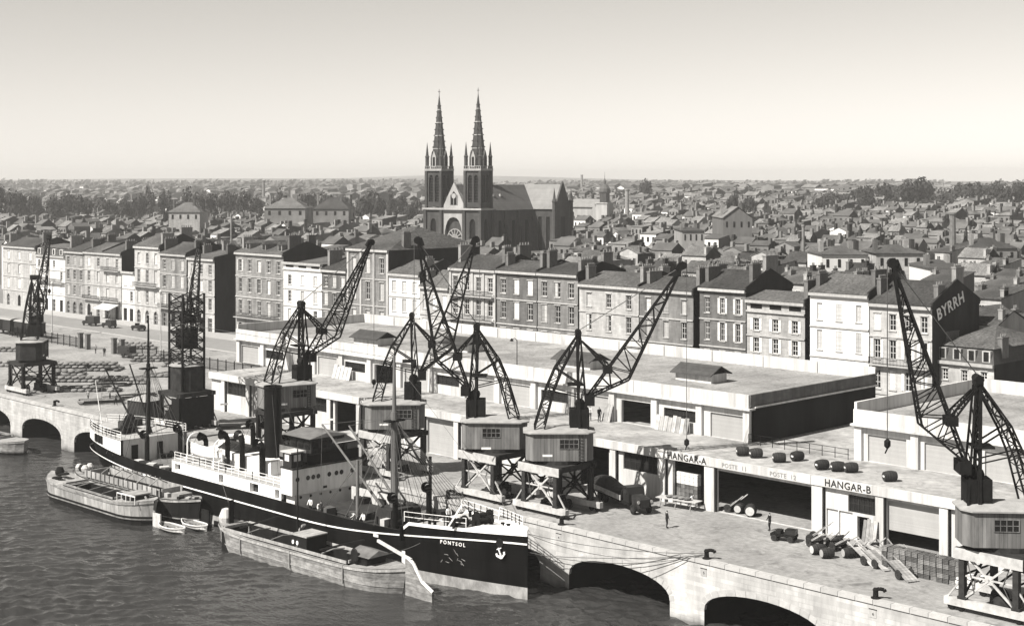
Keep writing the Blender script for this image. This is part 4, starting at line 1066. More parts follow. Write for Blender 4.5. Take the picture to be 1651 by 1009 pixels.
def mast_mesh(apex=18.0, base=8.5):
    mb = MB()
    for s in (-1, 1):
        mb.bar((.2,s*1.0,base),(.0,s*.45,apex),.25); mb.bar((1.1,s*1.0,base),(.35,s*.45,apex-.2),.16)
        for i in range(5):
            z0 = base + (apex-base)*i/5; z1 = base + (apex-base)*(i+1)/5
            f0 = 1-i/5*.6; f1 = 1-(i+1)/5*.6; mb.bar((.2*f0,s*f0,z0),(1.1*f1*.8,s*f1,z1),.09)
    for i in range(6):
        z0 = base + .6 + (apex-base-1)*i/6; z1 = base+.6+(apex-base-1)*(i+1)/6; f0 = 1-.5*i/6; f1 = 1-.5*(i+1)/6
        mb.bar((.15,-f0,z0),(.15,f1,z1),.09); mb.bar((.15,f0,z0),(.15,-f1,z1),.09); mb.bar((.15,-f0,z0),(.15,f0,z0),.12)
    mb.cbox((.1,0,apex+.1),(.6,1.3,.5)); mb.tube((.1,-.7,apex+.3),(.1,.7,apex+.3),.35,n=10)
    mb.cbox((1.3,0,11.4),(.9,2.2,1.0)); mb.cbox((-.2,0,13.0),(1.6,1.9,.16)); mb.cbox((.2,0,9.6),(2.0,1.9,1.8))
    mb.tube((.3,-.7,10.9),(.3,.7,10.9),.55,n=10)
    return mb.mesh('mast', M['iron'])
def stay_mesh():
    mb = MB(); P = [(0,18.0),(-2.3,14.7),(-3.2,12.6),(-4.4,8.6)]
    for s in (-1,1):
        w = [.45, .8, 1.0, 1.3]; A = [(x, s*w[i], z) for i,(x,z) in enumerate(P)]
        Q = [(0,17.4),(-1.6,14.4),(-2.4,12.4),(-3.4,8.6)]; B = [(x, s*w[i], z) for i,(x,z) in enumerate(Q)]
        truss(mb, A, B, 9, .15, .08)
        mb.bar(A[1], (0,s*.8,13.2), .13); mb.bar(A[2], (0,s*.9,11.8), .1)
    for i in range(4): mb.bar((P[i][0],-w[i],P[i][1]),(P[i][0],w[i],P[i][1]),.12)
    for i in range(3): mb.bar((P[i][0],-w[i],P[i][1]),(P[i+1][0],w[i+1],P[i+1][1]),.07); mb.bar((P[i][0],w[i],P[i][1]),(P[i+1][0],-w[i+1],P[i+1][1]),.07)
    return mb.mesh('backstay', M['iron'])
MAST, STAY = mast_mesh(), stay_mesh()
HP = [(-4.6,-2.0),(-5.3,-1.2),(-5.3,1.2),(-4.6,2.0),(.9,2.0),(1.6,1.2),(1.6,-1.2),(.9,-2.0)]
def house_mesh():
    mb = MB(); n = len(HP)
    mb.add([(a,b,5.45) for a,b in HP]+[(a,b,8.2) for a,b in HP], [(i,(i+1)%n,n+(i+1)%n,n+i) for i in range(n)]+[tuple(range(n-1,-1,-1))])
    return mb.mesh('cabin', M['cabin_boards'])
def roof_mesh_c():
    mb = MB(); n = len(HP); S = 1.07
    o = [(a*S+.1,b*1.12,8.2) for a,b in HP]; i_ = [(a*.55-.7,b*.25,8.75) for a,b in HP]
    mb.add(o+[(a,b,8.32) for a,b,_ in o]+i_, [(i,(i+1)%n,n+(i+1)%n,n+i) for i in range(n)]+[(n+i,n+(i+1)%n,2*n+(i+1)%n,2*n+i) for i in range(n)]+[tuple(range(2*n,3*n)), tuple(range(n-1,-1,-1))])
    return mb.mesh('cabin_roof', M['cabin_roof'])
CAB, CROOF = house_mesh(), roof_mesh_c()
CWIN = MB(); CWIN.box(-.95,.95,-.03,.0,0,.95)
for i in range(5): CWIN.box(-.98+.475*i,-.92+.475*i,-.06,-.031,0,.95,1)
for z in (0,.46,.92): CWIN.box(-.98,.98,-.065,-.031,z,z+.05,1)
CWIN = CWIN.mesh('cabin_window', [M['glass'], M['cabin_boards']])
LEG = MB().box(-.24,.24,-.24,.24,.9,5.0).cbox((0,0,1.0),(.7,.5,.5)).mesh('leg', M['iron_worn'])
LEGP = MB().box(-.24,.24,-.24,.24,.9,5.0).cbox((0,0,1.0),(.7,.5,.5)).mesh('leg', M['iron'])
SILL = MB().box(-3.75,3.75,-.26,.26,.42,1.02).mesh('sill_beam', M['steel_pale'])
WHEEL = MB().lathe([(.3,-.12),(.34,-.06),(.34,.06),(.3,.12)], 12, axis='Y').mesh('wheel', M['iron'])
BRACE = MB()
for a, b in (((-2.1,0,1.1),(2.1,0,4.7)),((2.1,0,1.1),(-2.1,0,4.7))): BRACE.bar(a,b,.16)
BRACE.bar((-2.2,0,2.9),(2.2,0,2.9),.12).cbox((0,0,2.9),(.7,.08,.7)); BRACE.bar((-3.5,0,1.05),(-2.3,0,2.6),.12).bar((3.5,0,1.05),(2.3,0,2.6),.12)
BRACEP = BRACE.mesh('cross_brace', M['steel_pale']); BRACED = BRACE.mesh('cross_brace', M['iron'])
KNEE = MB()
KNEE.bar((0,-2.4,1.2),(0,2.4,4.6),.14).bar((0,2.4,1.2),(0,-2.4,4.6),.14).bar((0,-2.4,2.9),(0,2.4,2.9),.12).cbox((0,0,2.9),(.08,.6,.6))
KNEE = KNEE.mesh('knee_brace', M['iron'])
DECK = MB()
for s in (-1,1): DECK.box(s*2.25-.28,s*2.25+.28,-2.8,2.8,4.45,5.0).box(-2.9,2.9,s*2.55-.25,s*2.55+.25,4.5,5.02)
DECK.box(-2.6,2.6,-2.6,2.6,4.7,5.05); DECK.lathe([(2.2,5.05),(2.2,5.44)], 20)
DECK = DECK.mesh('portal_deck', M['iron_worn'])
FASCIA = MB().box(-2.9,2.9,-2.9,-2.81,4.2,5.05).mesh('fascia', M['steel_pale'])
CAB_SHADED, CROOFD = CAB.copy(), CROOF
CAB_SHADED.materials[0] = M['iron_worn']  # darker cabin copy, with its shaded side put into the colour
def crane(label, x, heading, luff, hook_z=None, pale=True, y0=4.7, old=False):
    c = T('portal_crane', label, 'crane', (x, y0, 0), 0, 'cranes along the quay')
    for sx in (-1,1):
        for sy in (-1,1): put(LEG if pale else LEGP, 'leg', c, (sx*2.25, sy*2.55, 0))
        put(KNEE, 'knee_brace', c, (sx*2.25, 0, 0))
    for sy in (-1,1):
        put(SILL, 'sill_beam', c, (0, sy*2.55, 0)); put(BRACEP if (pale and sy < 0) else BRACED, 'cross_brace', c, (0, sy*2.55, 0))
        for sx in (-3.2,-2.4,2.4,3.2): put(WHEEL, 'wheel', c, (sx, sy*2.55, .34))
    put(DECK, 'portal_deck', c)
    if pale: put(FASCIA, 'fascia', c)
    h = math.atan2(heading.y, heading.x); rot = (0,0,h)
    H = Vector((math.cos(h), math.sin(h), 0)); OF = H*2.0 if not old else Vector((0,0,0))
    if not old:
        cb = put(CAB_SHADED if (x < -100) else CAB, 'cabin', c, OF, rot); put(CROOF, 'cabin_roof', c, OF, rot)
        for s in (-1,1): put(CWIN, 'cabin_window', cb, (-.9 if s < 0 else -1.6, s*2.0, 6.7), (0,0,0 if s < 0 else math.pi))
        for s in (-1,1): MB().box(-3.6,-2.6,-.02,0,0,.22).build('name_plate', M['white_paint'], cb, (0 if s < 0 else -6.3, s*2.0+(-.005 if s < 0 else .025), 5.9))
        put(MAST, 'mast', c, OF, rot); put(STAY, 'backstay', c, OF, rot)
        ld = MB()
        for s in (-.2,.2): ld.bar((s,0,5.2),(s,0,8.3),.05)
        for i in range(9): ld.bar((-.2,0,5.4+.32*i),(.2,0,5.4+.32*i),.04)
        ld.build('ladder', M['iron'], cb, (.3,-2.08,0))
    else:
        MB().lathe([(2.2,5.45),(2.2,8.5)], 20).build('round_cabin', M['iron_worn'], c)
        MB().lathe([(2.4,8.5),(2.4,8.6),(.5,9.4),(.12,9.5)], 20).build('conical_roof', M['cabin_roof'], c)
        mb = MB(); P = [(a,b) for a in (-1.7,1.7) for b in (-1.7,1.7)]
        for a, b in P: mb.bar((a,b,5.2),(a,b,18.4),.24)
        for k in range(8):
            z0 = 8 + k*1.3; z1 = z0+1.3
            for (a,b),(p,q) in (((-1.7,-1.7),(1.7,-1.7)),((1.7,-1.7),(1.7,1.7)),((1.7,1.7),(-1.7,1.7)),((-1.7,1.7),(-1.7,-1.7))):
                mb.bar((a,b,z0),(p,q,z1),.1); mb.bar((p,q,z0),(a,b,z1),.1); mb.bar((a,b,z0),(p,q,z0),.12)
        mb.cbox((0,0,12.2),(2.2,2.2,2.6)).tube((-1.2,0,15),(1.2,0,15),.6,n=10)
        mb.build('tower', M['iron'], c, None, (0,0,h+R(45)))
        for sx in (0,):
            MB().box(-.6,2.9,-3.0,-2.9,.5,2.6).box(1.0,2.9,-3.0,-2.9,2.6,4.4).box(2.5,2.6,-2.5,2.5,.5,4.4).build('plating', M['iron'], c)
    gr = random.Random(label)
    for k in range(5):      # motors, cable drums and tool boxes standing in the portal
        gx, gy = gr.uniform(-1.7,1.7), gr.uniform(-1.8,1.9); gs = gr.uniform(.5,1.0)
        if k % 2: MB().cbox((gx,gy,.35+gs*.5),(gs*1.4,gs,gs),gr.uniform(0,1)).tube((gx,gy-.4,.5+gs),(gx,gy+.4,.5+gs),.22,n=8).cbox((gx,gy,.2),(gs*1.6,gs*1.2,.35)).build('motor_box', M['iron'], c)
        else: MB().lathe([(gs*.8,-.3),(gs*.8,-.24),(gs*.4,-.22),(gs*.4,.22),(gs*.8,.24),(gs*.8,.3)], 14, (gx,gy,gs*.8+.02), axis='Y').build('cable_drum', M['iron_worn'], c)
    for sx in (-1,1): MB().path([(sx*2.0,-2.6,5.0),(sx*1.2,-2.7,2.2+.5*sx),(sx*2.2,-2.75,.9)], .045).build('power_cable', M['rope'], c)
    fx, fz = (1.0, 11.6)
    foot = OF + H*fx + Vector((0,0,fz))
    put(JIB, 'jib', c, foot, (0, -luff, h))
    tip = foot + H*(JIB_T*math.cos(luff)) + Vector((0,0,JIB_T*math.sin(luff)))
    N = foot + H*(3.6*math.cos(luff)) + Vector((0,0,3.6*math.sin(luff)))
    side = Vector((-H.y, H.x, 0)); ap = OF + Vector((0,0,17.9 if not old else 18.2))
    mb = MB()
    for s in (-1,1):
        A = ap + side*s*.45; B = N + side*s*.75
        truss(mb, [tuple(A), tuple(B)], [tuple(A+H*.5-Vector((0,0,.5))), tuple(B+H*.1+Vector((0,0,.55)))], 5, .14, .08)
    mb.cbox(tuple(N),(.9,1.7,.7),h); mb.build('luffing_strut', M['iron'], c)
    mb = MB()
    for s in (-.12,.12): mb.path([tuple(ap+side*s+Vector((0,0,.5))), tuple(tip+side*s)], .03)
    mb.build('stay_rope', M['rope'], c)
    hz = hook_z if hook_z is not None else tip.z-4
    end = Vector((tip.x, tip.y, hz)) + H*.4; top = tip + H*.4
    MB().path([tuple(top), tuple(end)], .045).build('hoist_rope', M['rope'], c)
    MB().lathe([(.05,.5),(.26,.3),(.26,-.1),(.08,-.3)], 8, tuple(end)).tube(tuple(end-Vector((0,0,.3))), tuple(end-Vector((.2,0,.7))), .06).build('hook', M['iron'], c)
    return c
RH = Vector((RGT.x, RGT.y, 0)); LH = -RH; AW_ = Vector((DIR.x, DIR.y, 0))
def turnv(v, deg): return Matrix.Rotation(R(deg),3,'Z') @ v
crane('leftmost portal crane with its dark jib standing almost upright', -125.6, turnv(AW_, 7), R(49), 15, pale=False)
crane('old crane with round conical-roofed cabin behind the steamer stern', -79.6, turnv(AW_, 4), R(50), 14, pale=False, old=True)
crane('portal crane directly behind the tall black funnel', -56.4, turnv(RH, 31), R(58), 7.5, pale=False)
crane('portal crane whose jib leans right, behind the foremast', -35.1, turnv(RH, 4), R(67), 15, pale=True)
crane('portal crane with jib leaning left over the ship, beside the middle crane', -17.9, turnv(LH, -3), R(71), 14, pale=True)
crane('middle portal crane with longest jib reaching right over HANGAR-A', -8.75, RH, R(54), 6.9, pale=True)
crane('rightmost portal crane cut by the picture edge before HANGAR-B', 40.2, turnv(LH, -4), R(70), 13, pale=True)

# ------------------------------------------------------------------ the steamer
SY, HB, X0, X1 = -5.1, 4.85, -86.0, -3.3
def smooth(a, b, t):
    t = max(0, min(1, (t-a)/(b-a))); return t*t*(3-2*t)
def plan(x, z):
    """half breadth of the steamer at station x and height z"""
    xs = X0 + (7.0*max(0, min(1, (-1.6-z)/4.4))**1.1); u = (x-xs)/(X1-xs)
    if u <= 0: return .02
    st = .20 + .06*max(0,(-2-z)/4); bw_ = .30 + .10*max(0, (-1-z)/5)
    a = 1 if u > st else math.sqrt(max(0, 1-(1-u/st)**2.1))
    b = 1 if u < 1-bw_ else max(0, 1-((u-1+bw_)/bw_)**2.2)
    return max(.04, HB*a*b)
def ztop(x):
    if x > -17: return -.55 + .5*(x+17)/13.7
    return -1.2 + .95*smooth(-62, -86, x) if x < -62 else -1.2
def zstripe(x):
    return -2.55 + 1.75*smooth(-34, -3, x)**1.15 + 1.0*smooth(-62,-86,x)
ST = [X0 + .02 + (X1-X0-.02)*(i/64) for i in range(65)]
def skin(mb, za, zb, off=0, m=0, xa=-999, xb=999, both=True):
    xs = [x for x in ST if xa <= x <= xb]
    if xa > -900 and (not xs or xs[0] > xa+.05): xs.insert(0, xa)
    if xb < 900 and xs[-1] < xb-.05: xs.append(xb)
    for s in ((-1,1) if both else (-1,)):
        for a, b in zip(xs, xs[1:]):
            P = []
            for x, f in ((a,za),(b,za),(b,zb),(a,zb)):
                z = f(x) if callable(f) else f
                xx = max(x, X0 + 7.0*max(0, min(1, (-1.6-z)/4.4))**1.1)
                P.append((xx, SY + s*(plan(xx,z)+off), z))
            mb.add(P if s < 0 else [P[1],P[0],P[3],P[2]], [(0,1,2,3)], m)
def deck(mb, xa, xb, z, inset=.08, m=0):
    xs = [xa] + [x for x in ST if xa < x < xb] + [xb]
    zz = (lambda x: z(x)) if callable(z) else (lambda x: z)
    for a, b in zip(xs, xs[1:]):
        mb.quad((a,SY-plan(a,zz(a))+inset,zz(a)),(b,SY-plan(b,zz(b))+inset,zz(b)),(b,SY+plan(b,zz(b))-inset,zz(b)),(a,SY+plan(a,zz(a))-inset,zz(a)), m)
ship = T('steamship', 'black-hulled cargo steamer with white bridge and tall black funnel along the quay', 'ship', (-45, SY, -6))
W = dict(parent=ship, world=True)
mb = MB(); skin(mb, -7.4, -4.95, 0, 1); skin(mb, -4.95, -3.4, 0, 0); skin(mb, -3.4, ztop, 0, 0)
mb.build('hull', [M['hull_black'], M['boot_top']], smooth=True, **W)
mb = MB(); skin(mb, lambda x: zstripe(x)-.08, lambda x: zstripe(x)+.08, .05); mb.build('rubbing_strake', M['white_paint'], smooth=True, **W)
mb = MB(); skin(mb, ztop, lambda x: ztop(x)+.08, .06, 0, -70, -17.2); mb.build('bulwark_rail', M['varnish'], **W)
mb = MB(); skin(mb, lambda x: ztop(x)-1.0, ztop, -.12, 0, -70, -17.2); mb.build('bulwark_inside', M['deck_dark'], **W)
mb = MB(); deck(mb, -72, -17, -2.15); mb.build('main_deck', M['deck_dark'], **W)
mb = MB(); deck(mb, -17.05, -3.6, lambda x: ztop(x)+.02); mb.build('forecastle_deck', M['deck_wood'], **W)
mb = MB(); mb.box(-17.1,-16.95,SY-4.4,SY+4.4,-2.15,-.6); mb.build('forecastle_bulkhead', M['hull_black'], **W)
mb = MB(); skin(mb, lambda x: ztop(x)+.002, lambda x: ztop(x)+.34, .03, 0, -17.1, X1)
skin(mb, lambda x: ztop(x)+.34, lambda x: ztop(x)+.34+.55*smooth(-9.5,-7.5,x), .03, 0, -9.5, X1); mb.build('bow_bulwark', M['white_paint'], smooth=True, **W)
# poop
mb = MB(); skin(mb, lambda x: ztop(x)+.003, 1.0, .0, 0, X0, -71.5); mb.box(-71.7,-71.5,SY-4.4,SY+4.4,-2.1,1.0)
poop = mb.build('poop_house', M['white_paint'], smooth=False, **W)
mb = MB(); deck(mb, X0+.1, -71.4, 1.02, -.12); mb.build('poop_deck', M['deck_wood'], **W)
for i in range(3):
    x = -77.2-1.1*i; yy = SY-plan(x,.3)-.02
    MB().cbox((x,yy,.3),(.75,.25,1.0), math.atan2(-(plan(x+.5,.3)-plan(x-.5,.3)),1)).build('poop_window', M['dark_opening'], poop, loc=(0,0,0))
MB().box(-71.49,-71.4,SY-3.3,SY-2.4,-2.1,.2).box(-71.49,-71.4,SY+.4,SY+1.2,-2.1,.2).build('poop_door', M['dark_opening'], **W)
def rails(name, pts, h=1.0, n=3, mat='white_paint', gap=1.3, r=.035):
    mb = MB()
    for a, b in zip(pts, pts[1:]):
        a = Vector(a); b = Vector(b); L = (b-a).length; k = max(1, round(L/gap))
        for i in range(k+1): p = a.lerp(b, i/k); mb.bar(tuple(p), tuple(p+Vector((0,0,h))), r*2)
        for j in range(1, n+1): mb.bar(tuple(a+Vector((0,0,h*j/n))), tuple(b+Vector((0,0,h*j/n))), r*1.3)
    return mb.build(name, M[mat], **W)
def edge(xa, xb, z, s, inset=.15, n=8):
    out = []
    for i in range(n+1):
        x = xa+(xb-xa)*i/n; out.append((x, SY+s*(plan(x,min(z,-.2))-inset), z))
    return out
for s in (-1,1):
    rails('railing', edge(-85.6,-71.6,1.03,s,.1,10), 1.0, 3)
    rails('railing', edge(-58.8,-37,.22,s,.15,4), 1.05, 3)
    rails('railing', [(x, y, ztop(x)+.3) for x, y, z in edge(-16.9,-9.6,0,s,.1,6)], 1.0, 2)
rails('railing', [(x, y, ztop(x)+.8) for x, y, z in edge(-9.4,-4.2,0,1,.1,6)], .9, 3)
# midship casing and boat deck
holes = [(-49.1,-48.2,-1.0,.0), (-42.8,-41.1,-1.1,-.05), (-37.9,-37.1,-1.1,-.05), (-58.6,-57.4,-.85,-.1)]
mb = MB(); facade(mb, -59.2, -36.75, -1.18, .2, holes, SY-HB+.03, .5); facade(mb, -59.2, -36.75, -1.18, .2, [], SY+HB-.03, .1); mb.box(-59.3,-59.2,SY-HB+.04,SY+HB-.04,-2.1,.2)
mb.build('midship_casing', M['white_paint'], **W)
MB().box(-59.15,-36.8,SY-HB+.6,SY+HB-.6,-2.1,.14).build('casing_core', M['deck_dark'], **W)
MB().box(-59.3,-36.75,SY-HB,SY+HB,.2,.3).build('boat_deck', M['deck_wood'], **W)
MB().box(-56,-42.5,SY-2.2,SY+2.2,.3,1.9).build('engine_casing', M['white_paint'], **W)
MB().prism([(SY-1.6,1.9),(SY+1.6,1.9),(SY,2.7)], -54.5, -49, axis='X').build('skylight', M['varnish'], **W)
for i in range(4): MB().cbox((-53.7+1.35*i,SY-.82,2.32),(1.0,.9,.04),0,R(26.5)).build('skylight_pane', M['glass'], **W)
fx = -45.2
f = MB().lathe([(1.25,.3),(1.2,1.2),(1.02,1.4),(1.0,9.7),(1.06,9.75),(1.06,10.1),(.86,10.1),(.86,9.2)], 24, (fx,SY,0)).build('funnel', M['funnel'], smooth=False, **W)
MB().tube((fx+1.1,SY-.4,.5),(fx+1.1,SY-.4,10.4),.12,n=8).build('steam_pipe', M['funnel'], f, loc=(0,0,0))
for a in (40,140,220,320): MB().path([(fx+math.cos(R(a)),SY+math.sin(R(a)),9.2),(fx+6*math.cos(R(a)),SY+3.8*math.sin(R(a)),.4)],.02).build('funnel_guy', M['rope'], **W)
def cowl(x, y, z, h, r=.28, ang=0, mat='funnel'):
    mb = MB().tube((x,y,z),(x,y,z+h),r,r,10)
    d = Vector((math.cos(ang), math.sin(ang), 0)); p = Vector((x,y,z+h))
    mb.tube(tuple(p-Vector((0,0,.05))), tuple(p+d*.35+Vector((0,0,.55))), r, r*1.25, 10); mb.tube(tuple(p+d*.3+Vector((0,0,.5))), tuple(p+d*.95+Vector((0,0,.62))), r*1.25, r*1.9, 12, cap=False)
    return mb.build('ventilator', M[mat], smooth=False, **W)
for a in [(-53.2,SY+2.7,.3,3.6,.3,R(-60)),(-50.2,SY-2.9,.3,3.4,.3,R(-100)),(-48.3,SY+1.5,1.9,2.6,.25,R(-70)),(-47.6,SY-2.6,.3,3.4,.32,R(180)),(-43.4,SY-2.7,.3,3.1,.36,R(-80)),(-43.2,SY+2.4,.3,3.6,.3,R(-45)),(-62.5,SY+2,-2.1,3.4,.3,R(-90)),(-20.4,SY-2.2,-2.1,3.0,.3,R(-60)),(-20.4,SY+2.4,-2.1,3.4,.3,R(-60)),(-69.2,SY-2.4,-2.1,3.4,.3,R(-60)),(-69.2,SY+2.4,-2.1,3.6,.3,R(-60))]: cowl(*a)
# lifeboats and davits
def boat_mesh(L, B, D, cover):
    mb = MB(); n = 10; st = []
    for i in range(n+1):
        t = -1+2*i/n; w = B/2*(1-abs(t)**2.6); sh = D*(1+.22*t*t); st.append([(L/2*t, -w-.02, sh), (L/2*t, -w*.8, sh*.45), (L/2*t, 0, .12*abs(t)**3*D), (L/2*t, w*.8, sh*.45), (L/2*t, w+.02, sh)])
    for a, b in zip(st, st[1:]):
        for k in range(4): mb.add([a[k],b[k],b[k+1],a[k+1]], [(3,2,1,0)])
        if cover: 
            ra = (a[0][0],0,a[0][2]+.42); rb = (b[0][0],0,b[0][2]+.42); mb.add([a[0],b[0],rb,ra],[(0,1,2,3)],1); mb.add([a[4],b[4],rb,ra],[(3,2,1,0)],1)
        else:
            mb.add([(p[0],p[1]*.86,p[2]-.03) for p in a]+[(p[0],p[1]*.86,p[2]-.03) for p in b], [(0,1,6,5),(1,2,7,6),(2,3,8,7),(3,4,9,8)],1)
            for s in (0,4): mb.bar(a[s], b[s], .09)
    return mb
def lifeboat(x, s, L=6.8):
    y = SY + s*3.75
    b = boat_mesh(L, 2.1, 1.0, True).build('lifeboat', [M['white_paint'], M['canvas']], ship, Vector((x,y,1.05))-Vector(ship.location), smooth=False)
    for d in (-.42, .42):
        xx = x+d*L; o = s*(4.55); pts = [(xx,SY+o,.25),(xx,SY+o,2.6)]
        for k in range(1,7): a = R(15*k); pts.append((xx, SY+o-s*(1.1*(1-math.cos(a)))*1.0, 2.6+1.1*math.sin(a)))
        pts.append((xx, SY+o-s*1.5, 3.65))
        MB().path(pts, .085, 8).build('davit', M['white_paint'], **W)
        MB().path([pts[-1], (xx, SY+s*3.75, 2.2)], .03).build('davit_fall', M['rope'], **W)
        MB().cbox((xx,SY+s*3.75,.75),(.3,1.8,.8)).build('boat_chock', M['white_paint'], **W)
lifeboat(-53.4,-1); lifeboat(-53.4,1); lifeboat(-40.6,1,5.6)
MB().box(-59,-57.6,SY+1.6,SY+4.0,.3,2.4).box(-57.59,-57.5,SY+2.2,SY+3.2,.4,2.1,1).build('deck_cabin', [M['white_paint'], M['dark_opening']], **W)
# bridge
mb = MB(); FXB = -34.7
mb.box(-36.75, FXB, SY-HB+.02, SY+HB-.02, -.35, 2.45)
br = mb.build('bridge_front', M['white_paint'], **W)
for i, yy in enumerate((-4.1,-2.7,-2.0,-1.3,.2,1.2,1.9,3.4)):
    p = MB().lathe([(.2,0),(.2,.05)], 12, (FXB+.001,SY+yy,1.35), axis='X').build('porthole', M['glass'], br, loc=(0,0,0))
    MB().lathe([(.27,0),(.27,.02)], 12, (FXB-.015,SY+yy,1.35), axis='X').build('porthole_rim', M['varnish'], br, loc=(0,0,0))
MB().cbox((FXB+.03,SY-.4,.05),(.06,.5,.25)).build('porthole', M['glass'], br, loc=(0,0,0))
MB().box(-36.7,FXB-.4,SY-4.2,SY+4.2,-2.15,-.36).build('bridge_base', M['white_wall'], **W)
for i in range(6): MB().lathe([(.16,0),(.16,.04)], 10, (FXB-.395,SY-3.4+1.35*i,-.75), axis='X').build('porthole', M['glass'], **W)
MB().box(-36.9,FXB+.12,SY-HB-.02,SY+HB+.02,2.452,2.6).build('bridge_coaming', M['varnish'], **W)
MB().box(-41,-36.76,SY-1.6,SY+3.6,.31,2.5).build('bridge_deckhouse', M['white_paint'], **W)
MB().box(-40.2,-35.0,SY-2.6,SY+4.6,2.62,3.7).build('bridge_dodger', M['hull_black'], **W)
wh = MB().box(-39.6,-35.6,SY-1.6,SY+3.0,3.72,5.3).build('wheelhouse', M['varnish'], **W)
for i in range(4): MB().box(-35.59,-35.53,SY-1.4+1.1*i,SY-.6+1.1*i,4.2,5.0).build('window', M['glass'], wh, loc=(0,0,0))
for i in range(3): MB().box(-39.3+1.25*i,-38.3+1.25*i,SY-1.66,SY-1.61,4.2,5.0).build('window', M['glass'], wh, loc=(0,0,0))
mb = MB(); mb.add([(-40.4,SY-2.2,5.4),(-35.1,SY-2.2,5.4),(-35.1,SY+3.4,5.4),(-40.4,SY+3.4,5.4),(-40.2,SY+.6,5.9),(-35.3,SY+.6,5.9)], [(0,1,5,4),(4,5,2,3),(0,4,3),(1,2,5),(3,2,1,0)]); mb.build('awning', M['canvas_grey'], **W)
MB().box(-40.1,-35.1,SY-2.68,SY-2.61,3.0,4.3).build('canvas_screen', M['canvas_grey'], **W)
hut = MB().box(-36.6,-35.0,SY-4.7,SY-3.2,2.61,4.2).build('bridge_hut', M['varnish'], **W)
MB().box(-36.8,-34.8,SY-4.9,SY-3.0,4.21,4.36).build('hut_roof', M['canvas'], hut, loc=(0,0,0))
MB().box(-36.2,-35.4,SY-4.74,SY-4.71,3.3,4.0).box(-34.99,-34.96,SY-4.4,SY-3.5,3.3,4.0).build('hut_window', M['curtain'], hut, loc=(0,0,0))
MB().box(-37.3,-35.2,SY+3.1,SY+4.6,2.61,4.4).build('bridge_hut', M['canvas_grey'], **W)
MB().add([(-38.2,SY+1.2,4.6),(-34.9,SY+1.2,4.6),(-34.9,SY+4.7,4.6),(-38.2,SY+4.7,4.6),(-36.5,SY+1.4,5.5),(-36.5,SY+4.5,5.5)], [(0,1,4),(1,2,5,4),(2,3,5),(3,0,4,5)]).build('canvas_cover', M['canvas'], **W)
# masts, booms and rigging
def mast(x, zt, r, mat, cross):
    m = MB().tube((x,SY,-2.15),(x,SY,zt*.62),r,r*.8,12).tube((x,SY,zt*.62),(x,SY,zt),r*.55,r*.3,10).build('mast', M[mat], **W)
    MB().box(x-.5,x+.5,SY-1.1,SY+1.1,cross,cross+.15).build('crosstree', M['iron'], m, loc=(0,0,0))
    MB().box(x-1.3,x+1.3,SY-1.5,SY+1.5,-2.1,-.4).build('mast_house', M['deck_dark'], **W)
    for s in (-1,1):
        for k in range(4): MB().path([(x+.1*k,SY+s*.3,cross),(x-2.4+1.6*k,SY+s*4.7,-1.2)],.03).build('shroud', M['rope'], **W)
    return m
mast(-23.2, 15.5, .42, 'mast_wood', 8.6); mast(-73.0, 16.4, .32, 'iron', 9.5)
def boom(a, b, r=.16, mat='mast_wood'):
    MB().tube(a, b, r, r*.65, 8).build('derrick_boom', M[mat], **W)
boom((-23.8,SY-1.2,-.3),(-33.6,SY-1.6,7.2)); boom((-23.8,SY+1.0,-.3),(-33.2,SY+1.8,6.7))
boom((-73.4,SY-1.0,.9),(-81.0,SY-1.8,9.0),.15,'iron'); boom((-73.4,SY+.8,.9),(-80.2,SY+1.4,9.3),.15,'iron')
for p, q in (((-23.2,SY,9),(-33.6,SY-1.6,7.2)),((-23.2,SY,9),(-33.2,SY+1.8,6.7)),((-73,SY,10.5),(-81,SY-1.8,9.0)),((-73,SY,10.5),(-80.2,SY+1.4,9.3)),((-23.2,SY,15),(-4.2,SY,.6)),((-73,SY,16),(-23.2,SY,15.2)),((-33.6,SY-1.6,7.2),(-30,SY-4.6,-1.2)),((-81,SY-1.8,9),(-79,SY-4,1.1))):
    MB().path([p,q],.022).build('stay', M['rope'], **W)
MB().tube((-25.6,SY-3.0,-2.1),(-25.6,SY-3.0,4.6),.2,.17,10).build('kingpost', M['mast_wood'], **W)
MB().tube((-85.2,SY,1.0),(-86.9,SY,6.6),.07,.04,6).build('flagstaff', M['white_paint'], **W)
# deck gear
def hatch(xa, xb, cover='canvas_grey'):
    h = MB().box(xa,xb,SY-2.4,SY+2.4,-2.14,-1.7).build('hatch_coaming', M['deck_dark'], **W)
    MB().prism([(SY-2.5,-1.7),(SY+2.5,-1.7),(SY+2.4,-1.55),(SY,-1.4),(SY-2.4,-1.55)], xa-.1, xb+.1, axis='X').build('hatch_cover', M[cover], h, loc=(0,0,0))
hatch(-32.8,-26.4,'deck_dark'); hatch(-68.5,-61.5)
MB().box(-33.8,-27.2,SY+2.6,SY+2.75,-1.6,-.2).build('canvas_screen', M['canvas'], **W)
def winch(x, y, z):
    MB().tube((x,y-.9,z+.6),(x,y+.9,z+.6),.32,n=10).tube((x,y-.95,z+.6),(x,y-.8,z+.6),.55,n=12).tube((x,y+.8,z+.6),(x,y+.95,z+.6),.55,n=12).cbox((x-.5,y,z+.35),(.9,1.4,.7)).build('winch', M['iron'], **W)
for a in ((-25.2,SY+2,-2.15),(-21.2,SY-1,-2.15),(-70.4,SY+1,-2.15),(-75.2,SY-1.6,1.02),(-18.6,SY+2.4,-2.15)): winch(*a)
winch(-9.5,SY,-.25); winch(-11.2,SY+1.6,-.25); winch(-11.2,SY-1.8,-.3)
